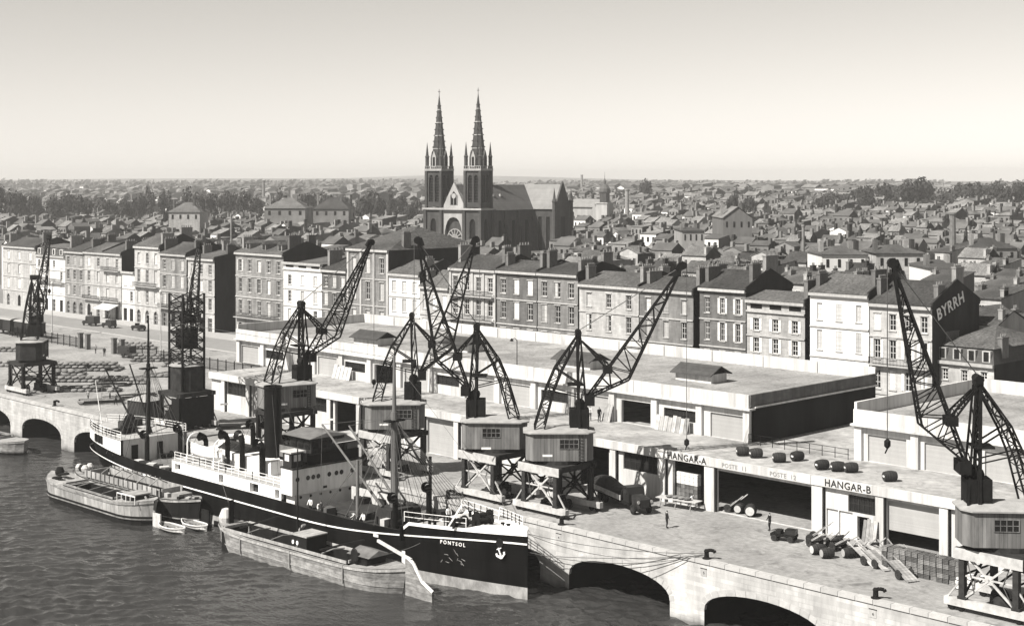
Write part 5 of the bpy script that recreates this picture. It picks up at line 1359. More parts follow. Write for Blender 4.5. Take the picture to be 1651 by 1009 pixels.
for x, s in ((-14,-1),(-14,1),(-7.2,-1),(-7.2,1),(-82,-1),(-82,1),(-77,-1)):
    z = 1.03 if x < -50 else ztop(x)+.03
    mb = MB()
    for d in (-.4,.4): mb.tube((x+d,SY+s*(plan(x,-.3)-.7),z),(x+d,SY+s*(plan(x,-.3)-.7),z+.55),.16,n=8).tube((x+d,SY+s*(plan(x,-.3)-.7),z+.5),(x+d,SY+s*(plan(x,-.3)-.7),z+.6),.22,n=8)
    mb.build('mooring_bitts', M['iron'], **W)
MB().lathe([(.75,-.09),(.85,0),(.75,.09)], 16, (-77.8,SY,2.3), axis='X').build('steering_wheel', M['varnish'], **W)
MB().box(-79.2,-77.9,SY-.9,SY+.9,1.03,2.1).build('steering_gear', M['deck_dark'], **W)
MB().box(-81.2,-79.6,SY+1.0,SY+3,1.03,1.9).build('deck_locker', M['varnish'], **W)
MB().box(-76.6,-75.9,SY-3.4,SY-2.2,1.03,1.7).build('deck_locker', M['varnish'], **W)
for i in range(9):
    xx = -31.5+1.6*i; MB().cbox((xx,SY+3.4+.5*math.sin(i*2.1),-1.5+.2*math.sin(i)),(1.3,1.1,1.2+.5*math.sin(i*1.7)),.4*math.sin(i*3)).build('deck_cargo', M['varnish' if i%3 else 'canvas_grey'], **W)
for i in range(6): MB().cbox((-69+1.5*i,SY-3.6,-1.7),(1.1,.9,.9),.3*i).build('deck_cargo', M['varnish' if i%2 else 'canvas'], **W)
for i in range(7): MB().path([(-23.2,SY,8.6),(-19.5+.9*i,SY+4.6,-1.0)],.028).build('shroud', M['rope'], **W)
MB().tube((-20.9,SY+3.0,-2.1),(-20.9,SY+3.0,4.8),.2,.17,10).build('kingpost', M['iron'], **W)
MB().box(-13.2,-12.2,SY-1,SY+.2,ztop(-13),ztop(-13)+.9).build('deck_locker', M['canvas'], **W)
for i in range(5):
    a = (-15.6+1.2*i, SY-1.2+.9*(i%3), -.4+.03*i)
    MB().lathe([(.55,0),(.6,.15),(.5,.3),(.2,.32)], 12, a).build('rope_coil', M['rope'], **W)
MB().bar((-11.0,SY-3.4,0.0),(-9.8,SY-2.6,2.3),.16).build('cathead', M['white_paint'], **W)
# anchor and hawse, the name
ax = -5.9; az = -1.9; ay = SY - plan(ax, az) - .16; an = math.atan2(plan(ax-1,az)-plan(ax+1,az), 2)
an_o = MB().bar((-.1,0,1.0),(.1,0,-.9),.22).bar((-.75,0,-.35),(.1,0,-.95),.3).bar((.85,0,-.3),(.1,0,-.95),.3).bar((-.5,0,.75),(.5,0,.9),.16).cbox((-.75,0,-.2),(.35,.2,.5)).cbox((.85,0,-.15),(.35,.2,.5)).build('anchor', M['white_paint'], ship, Vector((ax,ay,az))-Vector(ship.location), rot=(0,R(-15),an)); an_o.scale = (.52,.7,.52)
MB().lathe([(.4,0),(.45,.12)], 12, (0,0,0), axis='Y').build('hawse_pipe', M['iron'], ship, Vector((ax-.1,SY-plan(ax,-.95)-.1,-.95))-Vector(ship.location), rot=(0,0,an))
nx = -11.0; nz = -1.62; na = math.atan2(plan(nx-2,nz)-plan(nx+2,nz), 4)
put(TXT['N'], 'lettering', ship, Vector((nx,SY-plan(nx,nz)-.10,nz))-Vector(ship.location), (R(90),0,na))
rs = random.Random(8)
for i in range(11):      # chalky scuffs below the name
    x = -11.2+rs.gauss(0,.9); z = -3.3+rs.gauss(0,.35); a = rs.uniform(-1.2,1.2); l = rs.uniform(.15,.8)
    yy = SY-plan(x,z)-.04; MB().bar((x-l*math.cos(a)/2,yy,z-l*math.sin(a)/2),(x+l*math.cos(a)/2,SY-plan(x+l*math.cos(a)/2,z)-.04,z+l*math.sin(a)/2),.04,.03).build('paint_scuff', M['boot_top'], **W)
# rust and paint runs below the waterways
for x, z0, z1, w in ((-17.2,-2.9,-5.0,.45),(-20.8,-2.1,-2.4,.7)):
    MB().cbox((x,SY-plan(x,(z0+z1)/2)-.03,(z0+z1)/2),(w,.05,z0-z1),math.atan2(plan(x-1,-4)-plan(x+1,-4),2)).build('paint_run', M['white_wall'], **W)

# ------------------------------------------------------------------ barges
def barge(label, cx_, cy_, yaw, L, B, fb, bow_dir, style):
    b = T('barge', label, 'barge', (cx_, cy_, -6), yaw, 'barges beside the steamer')
    n = 24
    def hw(t):
        e = abs(t); return B/2*(1 if e < .62 else max(.0, 1-((e-.62)/.38)**2.4)) + .03
    def sh(t): return fb + .55*max(0, abs(t)-.45)**1.5*2
    S = [(-1+2*i/n) for i in range(n+1)]
    def side(z0, z1, off, m, mb, ss_=(-1,1)):
        for s in ss_:
            for a, c in zip(S, S[1:]):
                P = [(L/2*a*z0[1], s*(hw(a)*z0[2]+off), z0[0](a)),(L/2*c*z0[1], s*(hw(c)*z0[2]+off), z0[0](c)),(L/2*c*z1[1], s*(hw(c)*z1[2]+off), z1[0](c)),(L/2*a*z1[1], s*(hw(a)*z1[2]+off), z1[0](a))]
                mb.add(P if s < 0 else P[::-1], [(0,1,2,3)], m)
    mb = MB(); sp_ = style.get('split',.35); side((lambda t:-.9,.93,.85),(lambda t:sp_,.97,.96),0,1,mb); side((lambda t:sp_,.97,.96),(lambda t:sh(t),1,1),0,0,mb)
    mb.build('hull', [M[style['hull']], M[style['low']]], b, smooth=False)
    for ss in (-1,1):
        mb = MB(); side((lambda t:sh(t)-.28,1,1),(lambda t:sh(t)-.08,1,1),.06,0,mb,(ss,)); mb.build('rubbing_strake', M[style['rail']], b)
        mb = MB(); side((lambda t:.5,.975,.965),(lambda t:.62,.98,.97),.05,0,mb,(ss,)); mb.build('lower_strake', M[style['rail']], b)
    mb = MB()     # side decks and end decks
    hold0, hold1 = style['hold']
    for a, c in zip(S, S[1:]):
        m_ = (a+c)/2
        za, zc = sh(a)-.05, sh(c)-.05
        if hold0 < m_ < hold1:
            for s in (-1,1):
                i0, i1 = max(0,hw(a)-.3), max(0,hw(c)-.3)
                mb.quad((L/2*a,s*hw(a),za),(L/2*c,s*hw(c),zc),(L/2*c,s*i1,zc),(L/2*a,s*i0,za))
        else: mb.quad((L/2*a,-hw(a),za),(L/2*c,-hw(c),zc),(L/2*c,hw(c),zc),(L/2*a,hw(a),za))
    mb.build('deck', M[style['deck']], b)
    mb = MB(); xa, xb = L/2*hold0, L/2*hold1
    for s in (-1,1): mb.box(xa,xb,s*(B/2-.34)-.05,s*(B/2-.34)+.05,-.7,fb+.02)
    mb.box(xa,xa+.1,-(B/2-.65),B/2-.65,-.7,fb).box(xb-.1,xb,-(B/2-.65),B/2-.65,-.7,fb).box(xa,xb,-(B/2-.65),B/2-.65,-.75,-.6)
    mb.build('hold_lining', M['barge_tar'], b)  # near-black all over: the colour stands in for shade inside the hold
    ck = style['coam']
    for s in (-1,1): MB().box(xa-.1,xb+.1,s*(B/2-.36)-.04,s*(B/2-.36)+.04,fb+.03,fb+ck).build('coaming', M[style['rail']], b)
    for x in (xa-.1, xb-.05): MB().box(x,x+.15,-(B/2-.7),B/2-.7,fb+.03,fb+ck).build('coaming', M[style['rail']], b)
    for i in range(style['beams']):
        x = xa + (xb-xa)*(i+1)/(style['beams']+1)
        MB().path([(x,-(B/2-.65),fb+ck-.05),(x,0,fb+ck+style.get('arc',.1)),(x,B/2-.65,fb+ck-.05)], .055, 6).build('cross_beam', M[style['rail']], b)
    for i in range(style.get('stan',0)):
        t = -.55+1.1*i/(style['stan']-1)
        MB().box(L/2*t-.07,L/2*t+.07,-hw(t)-.1,-hw(t)-.01,.2,sh(t)-.02).build('fender_post', M[style['rail']], b)
    b.scale = (1,1,style.get('sz',1))
    return b, L, B, fb, sh
b1 = barge('long pale-sided barge farthest left with an open dark hold', -66.3, -15.6, R(1), 24.5, 4.5, 1.85, 1, dict(split=.8, sz=1.32, hull='barge_pale', low='barge_tar', rail='barge_wood', deck='barge_pale', hold=(-.45,.5), coam=.2, beams=3))
b2 = barge('open barge with ribbed white sides moored between steamer and leftmost barge', -64.4, -11.9, R(2), 28.0, 3.9, 2.1, 1, dict(split=.9, sz=1.25, hull='barge_tar', low='barge_tar', rail='barge_pale', deck='barge_wood', hold=(-.6,.55), coam=.75, beams=5, arc=.5))
b3 = barge('weathered wooden barge with mast and big rudder beside the steamer bow', -27.6, -13.2, R(2.5), 30.5, 4.4, 1.7, 1, dict(sz=1.22, hull='barge_wood', low='barge_wood', rail='old_plank', deck='old_plank', hold=(-.8,.55), coam=.28, beams=4, stan=3))
# barge one: stern cabin, rail, bow clutter, rudder
o = b1[0]
cb = MB().box(7.2,9.2,-1.1,1.1,1.8,2.4).box(7.0,9.4,-1.3,1.3,2.4,2.5,1).build('cabin', [M['barge_tar'], M['old_plank']], o)
for i in range(5): MB().box(7.2+.9*i,7.28+.9*i,-1.95+.05*i,-1.88+.05*i,1.9,2.6).build('rail_post', M['white_wall'], o)
MB().bar((7.2,-1.9,2.6),(10.9,-1.7,2.6),.1).build('rail_bar', M['white_wall'], o)
MB().lathe([(.5,0),(.6,.4),(.35,.8)], 10, (-10.3,.2,2.0)).build('windlass', M['iron'], o)
for i in range(6): MB().lathe([(.4,0),(.45,.12),(.2,.2)], 10, (-9.2+.5*(i%3),-1+.9*(i//3),1.95+.08*i)).build('rope_coil', M['barge_tar'], o)
MB().box(12.0,13.6,-.08,.08,-.6,1.2).build('rudder', M['steel_pale'], o); MB().bar((12.3,0,1.2),(9.9,.2,2.3),.14).build('tiller', M['barge_wood'], o)
o = b2[0]
for s in (-1,1):
    for i in range(15): MB().box(-8+1.05*i,-7.9+1.05*i,s*1.95-.12,s*1.95-.02,2.25,3.0).build('rib', M['barge_wood'], o)
    for k in range(1): MB().box(-8.6,7.6,s*1.95+.0,s*1.95+.06,2.3,2.95).build('wash_board', M['barge_pale'], o)
MB().box(9.2,10.8,-.9,.9,2.15,2.6).build('cabin', M['old_plank'], o)
for k in range(6): MB().cbox((8.4+.9*k,-.9+.5*(k%3),2.3),(.7,.5,.4),.5*k).build('stern_gear', M['barge_tar' if k%2 else 'old_plank'], o)
for i in range(5): MB().lathe([(.4,0),(.5,.3),(.25,.6)], 9, (-12.2+.7*(i%3),-.6+1.1*(i//3),2.4)).build('rope_coil', M['barge_tar' if i%2 else 'canvas'], o)
MB().box(14.1,15.6,-.07,.07,-.6,1.6).build('rudder', M['barge_tar'], o)
o = b3[0]
MB().lathe([(.75,1.6),(.85,2.2),(.5,2.9),(.1,3.0)], 10, (-14.0,0,.2)).build('windlass', M['canvas'], o)
MB().box(-13.2,-13.0,-.3,.3,1.6,4.0).build('bow_post', M['barge_tar'], o)
cb = MB().box(-.8,1.6,-1.3,1.3,1.0,2.8).build('cabin', M['barge_tar'], o)
MB().box(-.9,1.7,-1.4,1.4,2.8,2.9).build('cabin_roof', M['old_plank'], o)
for x in (-.6,.1): MB().lathe([(.18,0),(.18,.05)], 10, (x,-1.34,2.2), axis='Y').build('cabin_window', M['white_paint'], cb)
MB().tube((-1.5,0,.5),(-1.5,0,9.8),.12,.06,8).build('mast', M['iron'], o)
MB().bar((-2.6,.4,1.9),(-1.2,.6,3.3),.5,.15).build('gangplank', M['old_plank'], o)
for a, b in (((-9.4,-1.6,2.2),(-6.5,1.6,3.2)),((4,-1.6,2.2),(7.2,1.6,3.0))): MB().bar(a,b,.14).build('spar', M['barge_tar'], o)
MB().box(-6,-3.2,-1.2,1.3,-.6,.7).build('cargo_heap', M['old_plank'], o); MB().box(3.6,6.0,-1.0,1.2,-.6,.5).build('cargo_heap', M['canvas'], o)
MB().add([(8.2,-1.6,2.55),(11.4,-1.5,2.5),(11.4,1.5,2.5),(8.2,1.6,2.55),(8.4,0,3.0),(11.2,0,2.9)], [(0,1,5,4),(4,5,2,3),(0,4,3),(1,2,5)]).build('tarpaulin', M['canvas_grey'], o)
MB().box(8.3,10.8,-1.2,1.3,1.6,2.6).build('stern_cabin', M['barge_tar'], o)
MB().lathe([(.5,-.08),(.6,0),(.5,.08)], 14, (9.3,-1.5,2.5), axis='Y').build('steering_wheel', M['barge_tar'], o)
rd = MB(); rd.prism([(15.2,-1.0),(18.9,-1.0),(18.9,.7),(17.3,1.3),(16.0,2.7),(15.2,2.9)], -.14, .14).build('rudder', M['barge_wood'], o)
MB().bar((15.9,0,2.85),(10.6,.4,3.6),.22).build('tiller', M['steel_pale'], o)
MB().path([(15.4,0,2.95),(16.2,0,2.6),(17.4,0,1.35),(18.9,0,.75)], .16, 6).build('rudder_cap', M['white_wall'], o)
# two skiffs
for x, y, z, rz, lab in ((-50.6,-15.2,0,R(3),'small pale rowing boat lying nearest the barges, outer of two'),(-50.0,-12.6,0,R(2),'small ribbed rowing boat beside the outer pale one')):
    t = T('rowing_boat', lab, 'boat', (x,y,-6.12), rz, 'rowing boats behind the barges')
    boat_mesh(5.0,1.8,.7,False).build('hull', [M['white_wall'], M['barge_wood']], t)
    for i in range(3 if y < -14 else 6):
        xx = -1.5+ (1.5*i if y < -14 else .62*i); MB().box(xx-.12,xx+.12,-.72+.1*abs(xx),.72-.1*abs(xx),.42,.47).build('thwart', M['old_plank'], t)
    for s in (-1,1): MB().tube((-1.6,s*.3,.5),(1.4,s*.25,.55),.035,n=6).build('oar', M['mast_wood'], t)
# a fourth barge end poking in at the left edge
t4 = barge('barge cut off by the left picture edge below the quay arches', -116.5, -7.0, R(4), 22, 4.4, 1.7, 1, dict(hull='barge_wood', low='barge_tar', rail='barge_wood', deck='old_plank', hold=(-.5,.4), coam=.4, beams=3))

rs = random.Random(21)
for i in range(14): MB().path([(-23.2,SY,rs.uniform(6,11)),(rs.uniform(-33,-14),SY+rs.choice((-1,1))*rs.uniform(2,4.4),-1.0)],.022).build('running_rope', M['rope'], **W)
for i in range(10): MB().path([(-73,SY,rs.uniform(6,12)),(rs.uniform(-83,-63),SY+rs.choice((-1,1))*rs.uniform(2,4.2),rs.choice((-1.2,1.1)))],.022).build('running_rope', M['rope'], **W)
for i in range(12):
    x = rs.uniform(-33,-18.5); MB().cbox((x,SY+rs.uniform(-3.6,4),-1.8+rs.random()*.5),(rs.uniform(.4,1.2),rs.uniform(.4,1.2),rs.uniform(.5,1.2)),rs.random()*3).build('deck_gear', M[rs.choice(('iron','varnish','rope','canvas'))], **W)
for i in range(9):
    x = rs.uniform(-16,-6); MB().cbox((x,SY+rs.uniform(-1,1)*max(.3,plan(x,-.3)-1.2),ztop(x)+.25),(rs.uniform(.3,.9),rs.uniform(.3,.9),rs.uniform(.3,.6)),rs.random()*3).build('deck_gear', M[rs.choice(('iron','varnish','canvas'))], **W)

# ------------------------------------------------------------------ people
def person_mesh(J, mats, name='person'):
    """J: joint positions; one skinned body"""
    V = ['pelvis','chest','neck','head','top','shL','elL','haL','fiL','shR','elR','haR','fiR','hipL','knL','anL','toL','hipR','knR','anR','toR']
    RAD = dict(pelvis=(.17,.12),chest=(.19,.125),neck=(.07,.07),head=(.095,.11),top=(.075,.085),sh=(.085,.085),el=(.055,.055),ha=(.042,.042),fi=(.035,.045),hip=(.11,.11),kn=(.075,.075),an=(.055,.055),to=(.05,.04))
    E_ = [('pelvis','chest'),('chest','neck'),('neck','head'),('head','top')]
    for s in 'LR': E_ += [('chest','sh'+s),('sh'+s,'el'+s),('el'+s,'ha'+s),('ha'+s,'fi'+s),('pelvis','hip'+s),('hip'+s,'kn'+s),('kn'+s,'an'+s),('an'+s,'to'+s)]
    me = bpy.data.meshes.new(name); me.from_pydata([J[v] for v in V], [(V.index(a),V.index(b)) for a,b in E_], [])
    o = bpy.data.objects.new('person_tmp', me); COL.objects.link(o)
    md = o.modifiers.new('s','SKIN'); sv_ = me.skin_vertices[0].data
    for i, v in enumerate(V):
        k = v if v in RAD else v[:-1]; sv_[i].radius = RAD[k]
        sv_[i].use_root = (v == 'pelvis')
    o.modifiers.new('u','SUBSURF').levels = 1
    dg = bpy.context.evaluated_depsgraph_get(); dg.update()
    out = bpy.data.meshes.new_from_object(o.evaluated_get(dg)); bpy.data.objects.remove(o)
    out.materials.clear()
    for m in mats: out.materials.append(M[m])      # coat, trousers, skin, hair or cap
    hd = Vector(J['head']); hands = [Vector(J['fiL']), Vector(J['fiR'])]; pel = Vector(J['pelvis']); up = (Vector(J['chest'])-pel).normalized()
    for p in out.polygons:
        c = p.center; mi = 0
        if (c - Vector(J['top'])).length < .12 and c.z > hd.z + .01: mi = 3
        elif (c - hd).length < .15: mi = 2
        elif min((c-h).length for h in hands) < .085: mi = 2
        elif (c - pel).dot(up) < .02: mi = 1
        p.material_index = mi; p.use_smooth = True
    return out
def pose(lean=0, stride=0, arm=0, bend=0):
    J = {}; b = R(lean)
    def tor(x, d, z): return (x, -math.sin(b)*d + 0, .95 + math.cos(b)*d) if z is None else (x, z, d)
    J['pelvis'] = (0,0,.96 - bend*.12)
    pz = J['pelvis'][2]
    def T_(x, d, f=0): return (x, -math.sin(b)*d - f*math.cos(b), pz + math.cos(b)*d - f*math.sin(b)*.3)
    J['chest'] = T_(0,.40); J['neck'] = T_(0,.56); J['head'] = T_(0,.66,.02); J['top'] = T_(0,.78,.01)
    for s, k in ((-1,'L'),(1,'R')):
        sh = Vector(T_(s*.2,.46)); J['sh'+k] = tuple(sh); a = arm if s < 0 else arm*.4
        J['el'+k] = (sh.x+s*.07, sh.y - .1*a - .02, sh.z-.28+.05*a); e = Vector(J['el'+k]); J['ha'+k] = (e.x-s*.03, e.y-.06-.2*a, e.z-.24+.14*a); h = Vector(J['ha'+k]); J['fi'+k] = (h.x-s*.01, h.y-.03-.04*a, h.z-.09+.04*a)
        st = stride*s; J['hip'+k] = (s*.1,0,pz-.05); J['kn'+k] = (s*.11, -.05 - .16*st - .06*bend, .5); J['an'+k] = (s*.12, -.3*st+ (.0 if st >= 0 else .04), .085); J['to'+k] = (s*.14, -.3*st-.17, .04)
    return J
PM = {'dark': person_mesh(pose(2,.1,.2), ['cloth_dark','cloth_dark','skin','hair']), 'pockets': person_mesh(pose(0,.05,.5), ['cloth_dark','cloth_dark','skin','hair']),
      'white': person_mesh(pose(6,.35,.6), ['cloth_white','cloth_dark','skin','hair']), 'bend': person_mesh(pose(48,.3,.8,1), ['cloth_white','cloth_mid','skin','hair']),
      'walk': person_mesh(pose(5,.9,.5), ['cloth_mid','cloth_dark','skin','hair'])}
for k, x, y, z, rz, lab in [
    ('dark',3.95,6.85,0,R(150),'man in dark clothes standing alone on the open quay, seen from behind'),
    ('pockets',11.6,13.2,0,R(-30),'man in a dark suit and cap standing before the wide dark opening'),
    ('bend',-.1,15.3,0,R(120),'stooping worker in pale clothes in the HANGAR-A doorway'),
    ('white',-22.2,24.2,5.4,R(40),'worker in a white shirt on the terrace behind the middle crane'),
    ('dark',-20.9,24.4,5.4,R(80),'worker in dark clothes beside the white-shirted one on the terrace'),
    ('white',-33.0,-8.7,-2.15,R(20),'sailor in white shirt at the bulwark just below the bridge'),
    ('bend',-32.0,-8.3,-2.15,R(60),'stooping sailor second right of the bridge'),
    ('dark',-31.0,-8.8,-2.15,R(-10),'dark-clothed sailor third right of the bridge at the bulwark'),
    ('bend',-25.3,-8.4,-2.15,R(-40),'bending sailor in white shirt on the fore deck'),
    ('white',-23.6,-8.9,-2.15,R(10),'white-shirted sailor leaning near the foremast bulwark'),
    ('white',-61.2,-8.0,-2.15,R(90),'pale-clothed sailor standing on the aft deck near white rails'),
    ('dark',-48.7,-9.2,.3,R(0),'dark-clothed man at the boat deck rail amidships'),
    ('white',-13.4,-6.2,-.35,R(60),'figure in pale clothes standing on the forecastle'),
    ('walk',-166.2,37.8,0,R(30),'left of the two walkers at the fence gate'),
    ('dark',-160.6,36.6,0,R(60),'right of the two walkers at the fence gate'),
    ('walk',-110.4,6.4,0,R(20),'leftmost of three dockers before the rows of sacks'),
    ('dark',-107.0,8.2,0,R(-30),'middle one of three dockers before the rows of sacks'),
    ('walk',-104.2,7.6,0,R(80),'rightmost of three dockers before the rows of sacks'),
    ('dark',-232.0,72.2,.12,R(10),'far pedestrian on the pavement left of the awning'),
    ('walk',-222.5,71.8,.12,R(90),'far pedestrian on the pavement under the awning house')]:
    o = put(PM[k], 'person', None, (x,y,z), (0,0,rz)); tag(o, lab, 'person')

# ------------------------------------------------------------------ casks
def cask_meshes():
    L, r = 1.35, .56; prof = [(r*.8,-L/2),(r*.93,-L*.3),(r,-L*.08),(r,L*.08),(r*.93,L*.3),(r*.8,L/2)]
    body = MB().lathe(prof, 18, (0,0,r), axis='X')
    hoops = []
    for d in (-.44,-.3,-.12,.12,.3,.44):
        rr = r*(1-.2*(abs(d)*2)**1.7)+.012; hoops.append(MB().lathe([(rr,d*L-.04),(rr+.008,d*L),(rr,d*L+.04)], 18, (0,0,r), axis='X').mesh('hoop', M['iron_worn']))
    head = MB().lathe([(r*.72,0),(r*.72,.02)], 16, (0,0,r), axis='X')
    mark = MB().box(-.03,0,-.2,.2,r-.08,r+.1)
    return body, hoops, head, mark
CB_, CH_, CHD, CMK = cask_meshes(); CBm = CB_.mesh('staves', M['barrel_wood'])
HDp, HDd, MKm = CHD.mesh('head', M['barrel_head']), CHD.mesh('head', M['barrel_wood']), CMK.mesh('stencil', M['white_wall'])
def cask(x, y, z, rz, lab, pale=False, sc=1.0, group='casks on the terrace'):
    t = T('cask', lab, 'cask', (x,y,z), rz, group); t.scale = (sc,)*3
    put(CBm, 'staves', t)
    for h in CH_: put(h, 'hoop', t)
    put(HDp if pale else HDd, 'head', t, (-.69,0,0)); put(HDp if pale else HDd, 'head', t, (.67,0,0))
    if not pale: put(MKm, 'stencil', t, (-.69,0,0))
CP = [(3.9,19.2),(5.5,19.3),(8.6,19.0),(9.4,21.0),(13.7,19.0),(15.3,19.3),(16.5,19.8),(21.4,18.8)]
CL = ['leftmost dark cask on the terrace above POSTE 11','second dark cask from the left on the terrace','dark cask third from the left, touching a paler one behind','cask lying behind the third one on the terrace','first of three casks in a row right of POSTE 12','middle one of three casks in a row on the terrace','third and rightmost of three casks in a row on the terrace','single dark cask lying alone above HANGAR-B']
for (x, y), l in zip(CP, CL): cask(x, y, 5.4, R(62)+rnd.uniform(-.25,.25), l, False, .92)
cask(19.9,8.9,0,R(66),'white-headed cask lying on the quay, left of a pair',True,.85,'casks on the quay'); cask(21.3,8.4,0,R(62),'white-headed cask lying on the quay, right of a pair',True,.85,'casks on the quay')
cask(22.6,9.9,0,R(60),'cask behind the white-headed pair on the quay',True,.85,'casks on the quay')
cask(6.6,16.9,0,R(120),'big pale-rimmed hoop cask in the wide dark opening',True,1.1,'casks on the quay'); cask(5.0,17.2,0,R(105),'smaller cask left of the big hoop cask in the opening',True,.9,'casks on the quay')
for i, (x, y) in enumerate([(34.7,7.6),(35.4,8.3),(34.9,9.2),(35.7,9.8)]):
    t = T('keg', ('nearest','second','third','farthest')[i] + ' white upright keg beside the rightmost crane leg', 'keg', (x,y,0), 0, 'white kegs by the crane')
    MB().lathe([(.28,0),(.33,.25),(.33,.75),(.28,1.0)], 12).build('staves', M['white_wall'], t)
    for z in (.12,.5,.88): MB().lathe([(.335,z-.03),(.345,z),(.335,z+.03)], 12).build('hoop', M['iron_worn'], t)

# ------------------------------------------------------------------ crates, hand carts, boards
cr = MB()
for z in (0,.13,.26):
    for s in (-.3,.3): cr.box(-.26,.26,s-.012,s+.012,z+.02,z+.12)
    for s in (-.25,.25): cr.box(s-.012,s+.012,-.287,.287,z+.02,z+.12)
cr.box(-.24,.24,-.28,.28,.02,.05)
for i in range(3): cr.box(-.24+.17*i,-.12+.17*i,-.28,.28,.37,.39)
CRM = cr.mesh('crate', M['crate_wood']); CRW = cr.mesh('crate', M['white_wall'])
for c in range(13):
    for h in range(5):
        for d in range(2):
            if d == 1 and h < 4: continue
            o = put(CRM, 'crate', None, (27.0+.6*c + rnd.uniform(-.03,.03), 8.9+.66*d-.02*c + rnd.uniform(-.04,.04), .41*h), (0,0,rnd.uniform(-.05,.05)))
            tag(o, 'slatted wooden crate in the long stacked wall left of rightmost crane', 'crate', 'stacked slatted crates on the quay')
for c in range(5):
    for h in range(3):
        o = put(CRW, 'crate', None, (-2.4+.56*c, 16.8, 2.05+.41*h)); tag(o, 'white slatted crate at the top of the doorway stack under HANGAR-A', 'crate', 'crates in the HANGAR-A doorway')
        o = put(CRM, 'crate', None, (-2.4+.56*c, 16.8, .41*h)) ; tag(o, 'dark crate at the bottom of the doorway stack under HANGAR-A', 'crate', 'crates in the HANGAR-A doorway')
    for h in (3,4): tag(put(CRM, 'crate', None, (-2.4+.56*c, 16.8, .41*h)), 'dark crate at the bottom of the doorway stack under HANGAR-A', 'crate', 'crates in the HANGAR-A doorway')
whl = MB().lathe([(.36,-.05),(.42,-.03),(.42,.03),(.36,.05)], 16, axis='Y')
for k in range(6): a = R(60*k); whl.bar((0,0,0),(.38*math.cos(a),0,.38*math.sin(a)),.05)
whl.tube((0,-.1,0),(0,.1,0),.08,n=8); WHM = whl.mesh('wheel', M['iron_worn'])
def cart(x, y, rz, lab, tilt=R(22), L=3.0):
    t = T('hand_cart', lab, 'cart', (x,y,0), rz, 'hand carts parked on the quay')
    Mx = Matrix.Translation((0,0,.62)) @ Matrix.Rotation(tilt,4,'Y')
    for i in range(6): MB().box(-L/2,L/2,-.6+.2*i,-.44+.2*i,0,.05).tf(Mx).build('plank', M['old_plank'], t)
    f = MB()
    for s in (-.5,.5): f.box(-L/2-1.0,L/2,s-.04,s+.04,-.1,-.005)
    for q in (-.9,0,.9): f.box(q-.05,q+.05,-.46,.46,-.09,-.01)
    f.tf(Mx); f.build('frame', M['old_plank'], t)
    for s in (-.68,.68): put(WHM, 'wheel', t, (.15,s,.42))
    MB().tube((.15,-.7,.42),(.15,.7,.42),.04,n=6).build('axle', M['iron'], t)
cart(25.0,9.3,R(-20),'tilted hand cart, first right of the white-headed casks'); cart(26.3,9.0,R(-20),'tilted hand cart, second right of the white-headed casks')
cart(29.6,7.4,R(-22),'tilted hand cart standing in front of the crate wall'); cart(24.6,11.3,R(-25),'hand cart behind the first tilted pair, near the shutter'); cart(26.4,11.5,R(-30),'hand cart nearest the half-open roller shutter')
cart(18.2,11.2,R(160),'hand cart heaped among the tangle left of the casks',R(30),2.4); cart(17.0,12.6,R(200),'hand cart at the pillar edge of the wide opening',R(38),2.4); cart(4.0,17.2,R(190),'hand cart just inside the wide opening by the pillar',R(40),2.0)
for i, (x, y, rz, tl, l) in enumerate([(19.4,12.6,150,34,'hand cart with raised shafts third left of the small dark door'),(20.6,11.4,165,30,'hand cart in the tangle second left of the small dark door'),(22.6,11.0,140,32,'hand cart behind the white-headed casks'),(23.2,12.4,155,36,'hand cart leaning by the pillar right of the small dark door'),(27.8,11.6,-30,20,'hand cart behind the left end of the crate wall')]): cart(x,y,R(rz),l,R(tl),2.3)
t = T('motor_trolley', 'small dark motor trolley on the quay before the wide opening', 'trolley', (14.9,10.9,0), R(15))
MB().box(-1.2,1.2,-.55,.55,.45,.7).build('chassis', M['iron'], t); MB().box(.2,1.2,-.45,.45,.71,1.15).build('engine_cover', M['car_paint'], t); MB().box(-.7,-.2,-.45,.45,.71,1.0).build('seat', M['rubber'], t)
for sx in (-.8,.8):
    for sy in (-.6,.6): put(WHM, 'wheel', t, (sx,sy,.3)).scale = (.7,.9,.7)
def boards(x, y, z, n, lab, w=.55, h=1.9, gap=.05, lean=.5, mat='old_plank', rz=0):
    t = T('leaning_boards', lab, 'boards', (x,y,z), rz)
    for i in range(n): MB().box(-w/2,w/2,-.03,.03,0,h*rnd.uniform(.85,1.05)).tf(Matrix.Translation(((w+gap)*(i-n/2),-lean,0)) @ Matrix.Rotation(-math.atan2(lean,h),4,'X')).build('board', M[mat], t)
boards(-10.2,25.5,5.41,8,'row of boards leaning under the right window of the upper terrace wall'); boards(-71.0,25.5,5.41,5,'pale boards leaning on the upper terrace wall above the funnel', .75, 2.0, .08, .6, 'steel_pale')
boards(-20.0,25.5,5.41,3,'bundle of boards leaning beside the open terrace door',.4,2.2,.03,.7); boards(21.6,15.5,0,4,'planks leaning on the pillar right of the small dark door',.35,2.3,.03,.5); boards(-88.0,25.5,5.41,3,'small boards leaning on the left end of the terrace wall',.7,1.0,.05,.4)
t = T('trestle_table', 'trestle table with sacks in front of the HANGAR-A doorway', 'table', (-.6,14.3,0), R(8))
for i in range(4): MB().box(-2.4,2.4,-.7+.36*i,-.38+.36*i,.95,1.02).build('plank', M['steel_pale'], t)
for s in (-1.8,0,1.8):
    for q in (-.6,.6): MB().bar((s-.15,q,0),(s,q*.8,.95),.08).build('leg', M['old_plank'], t)
SACK = MB(); 
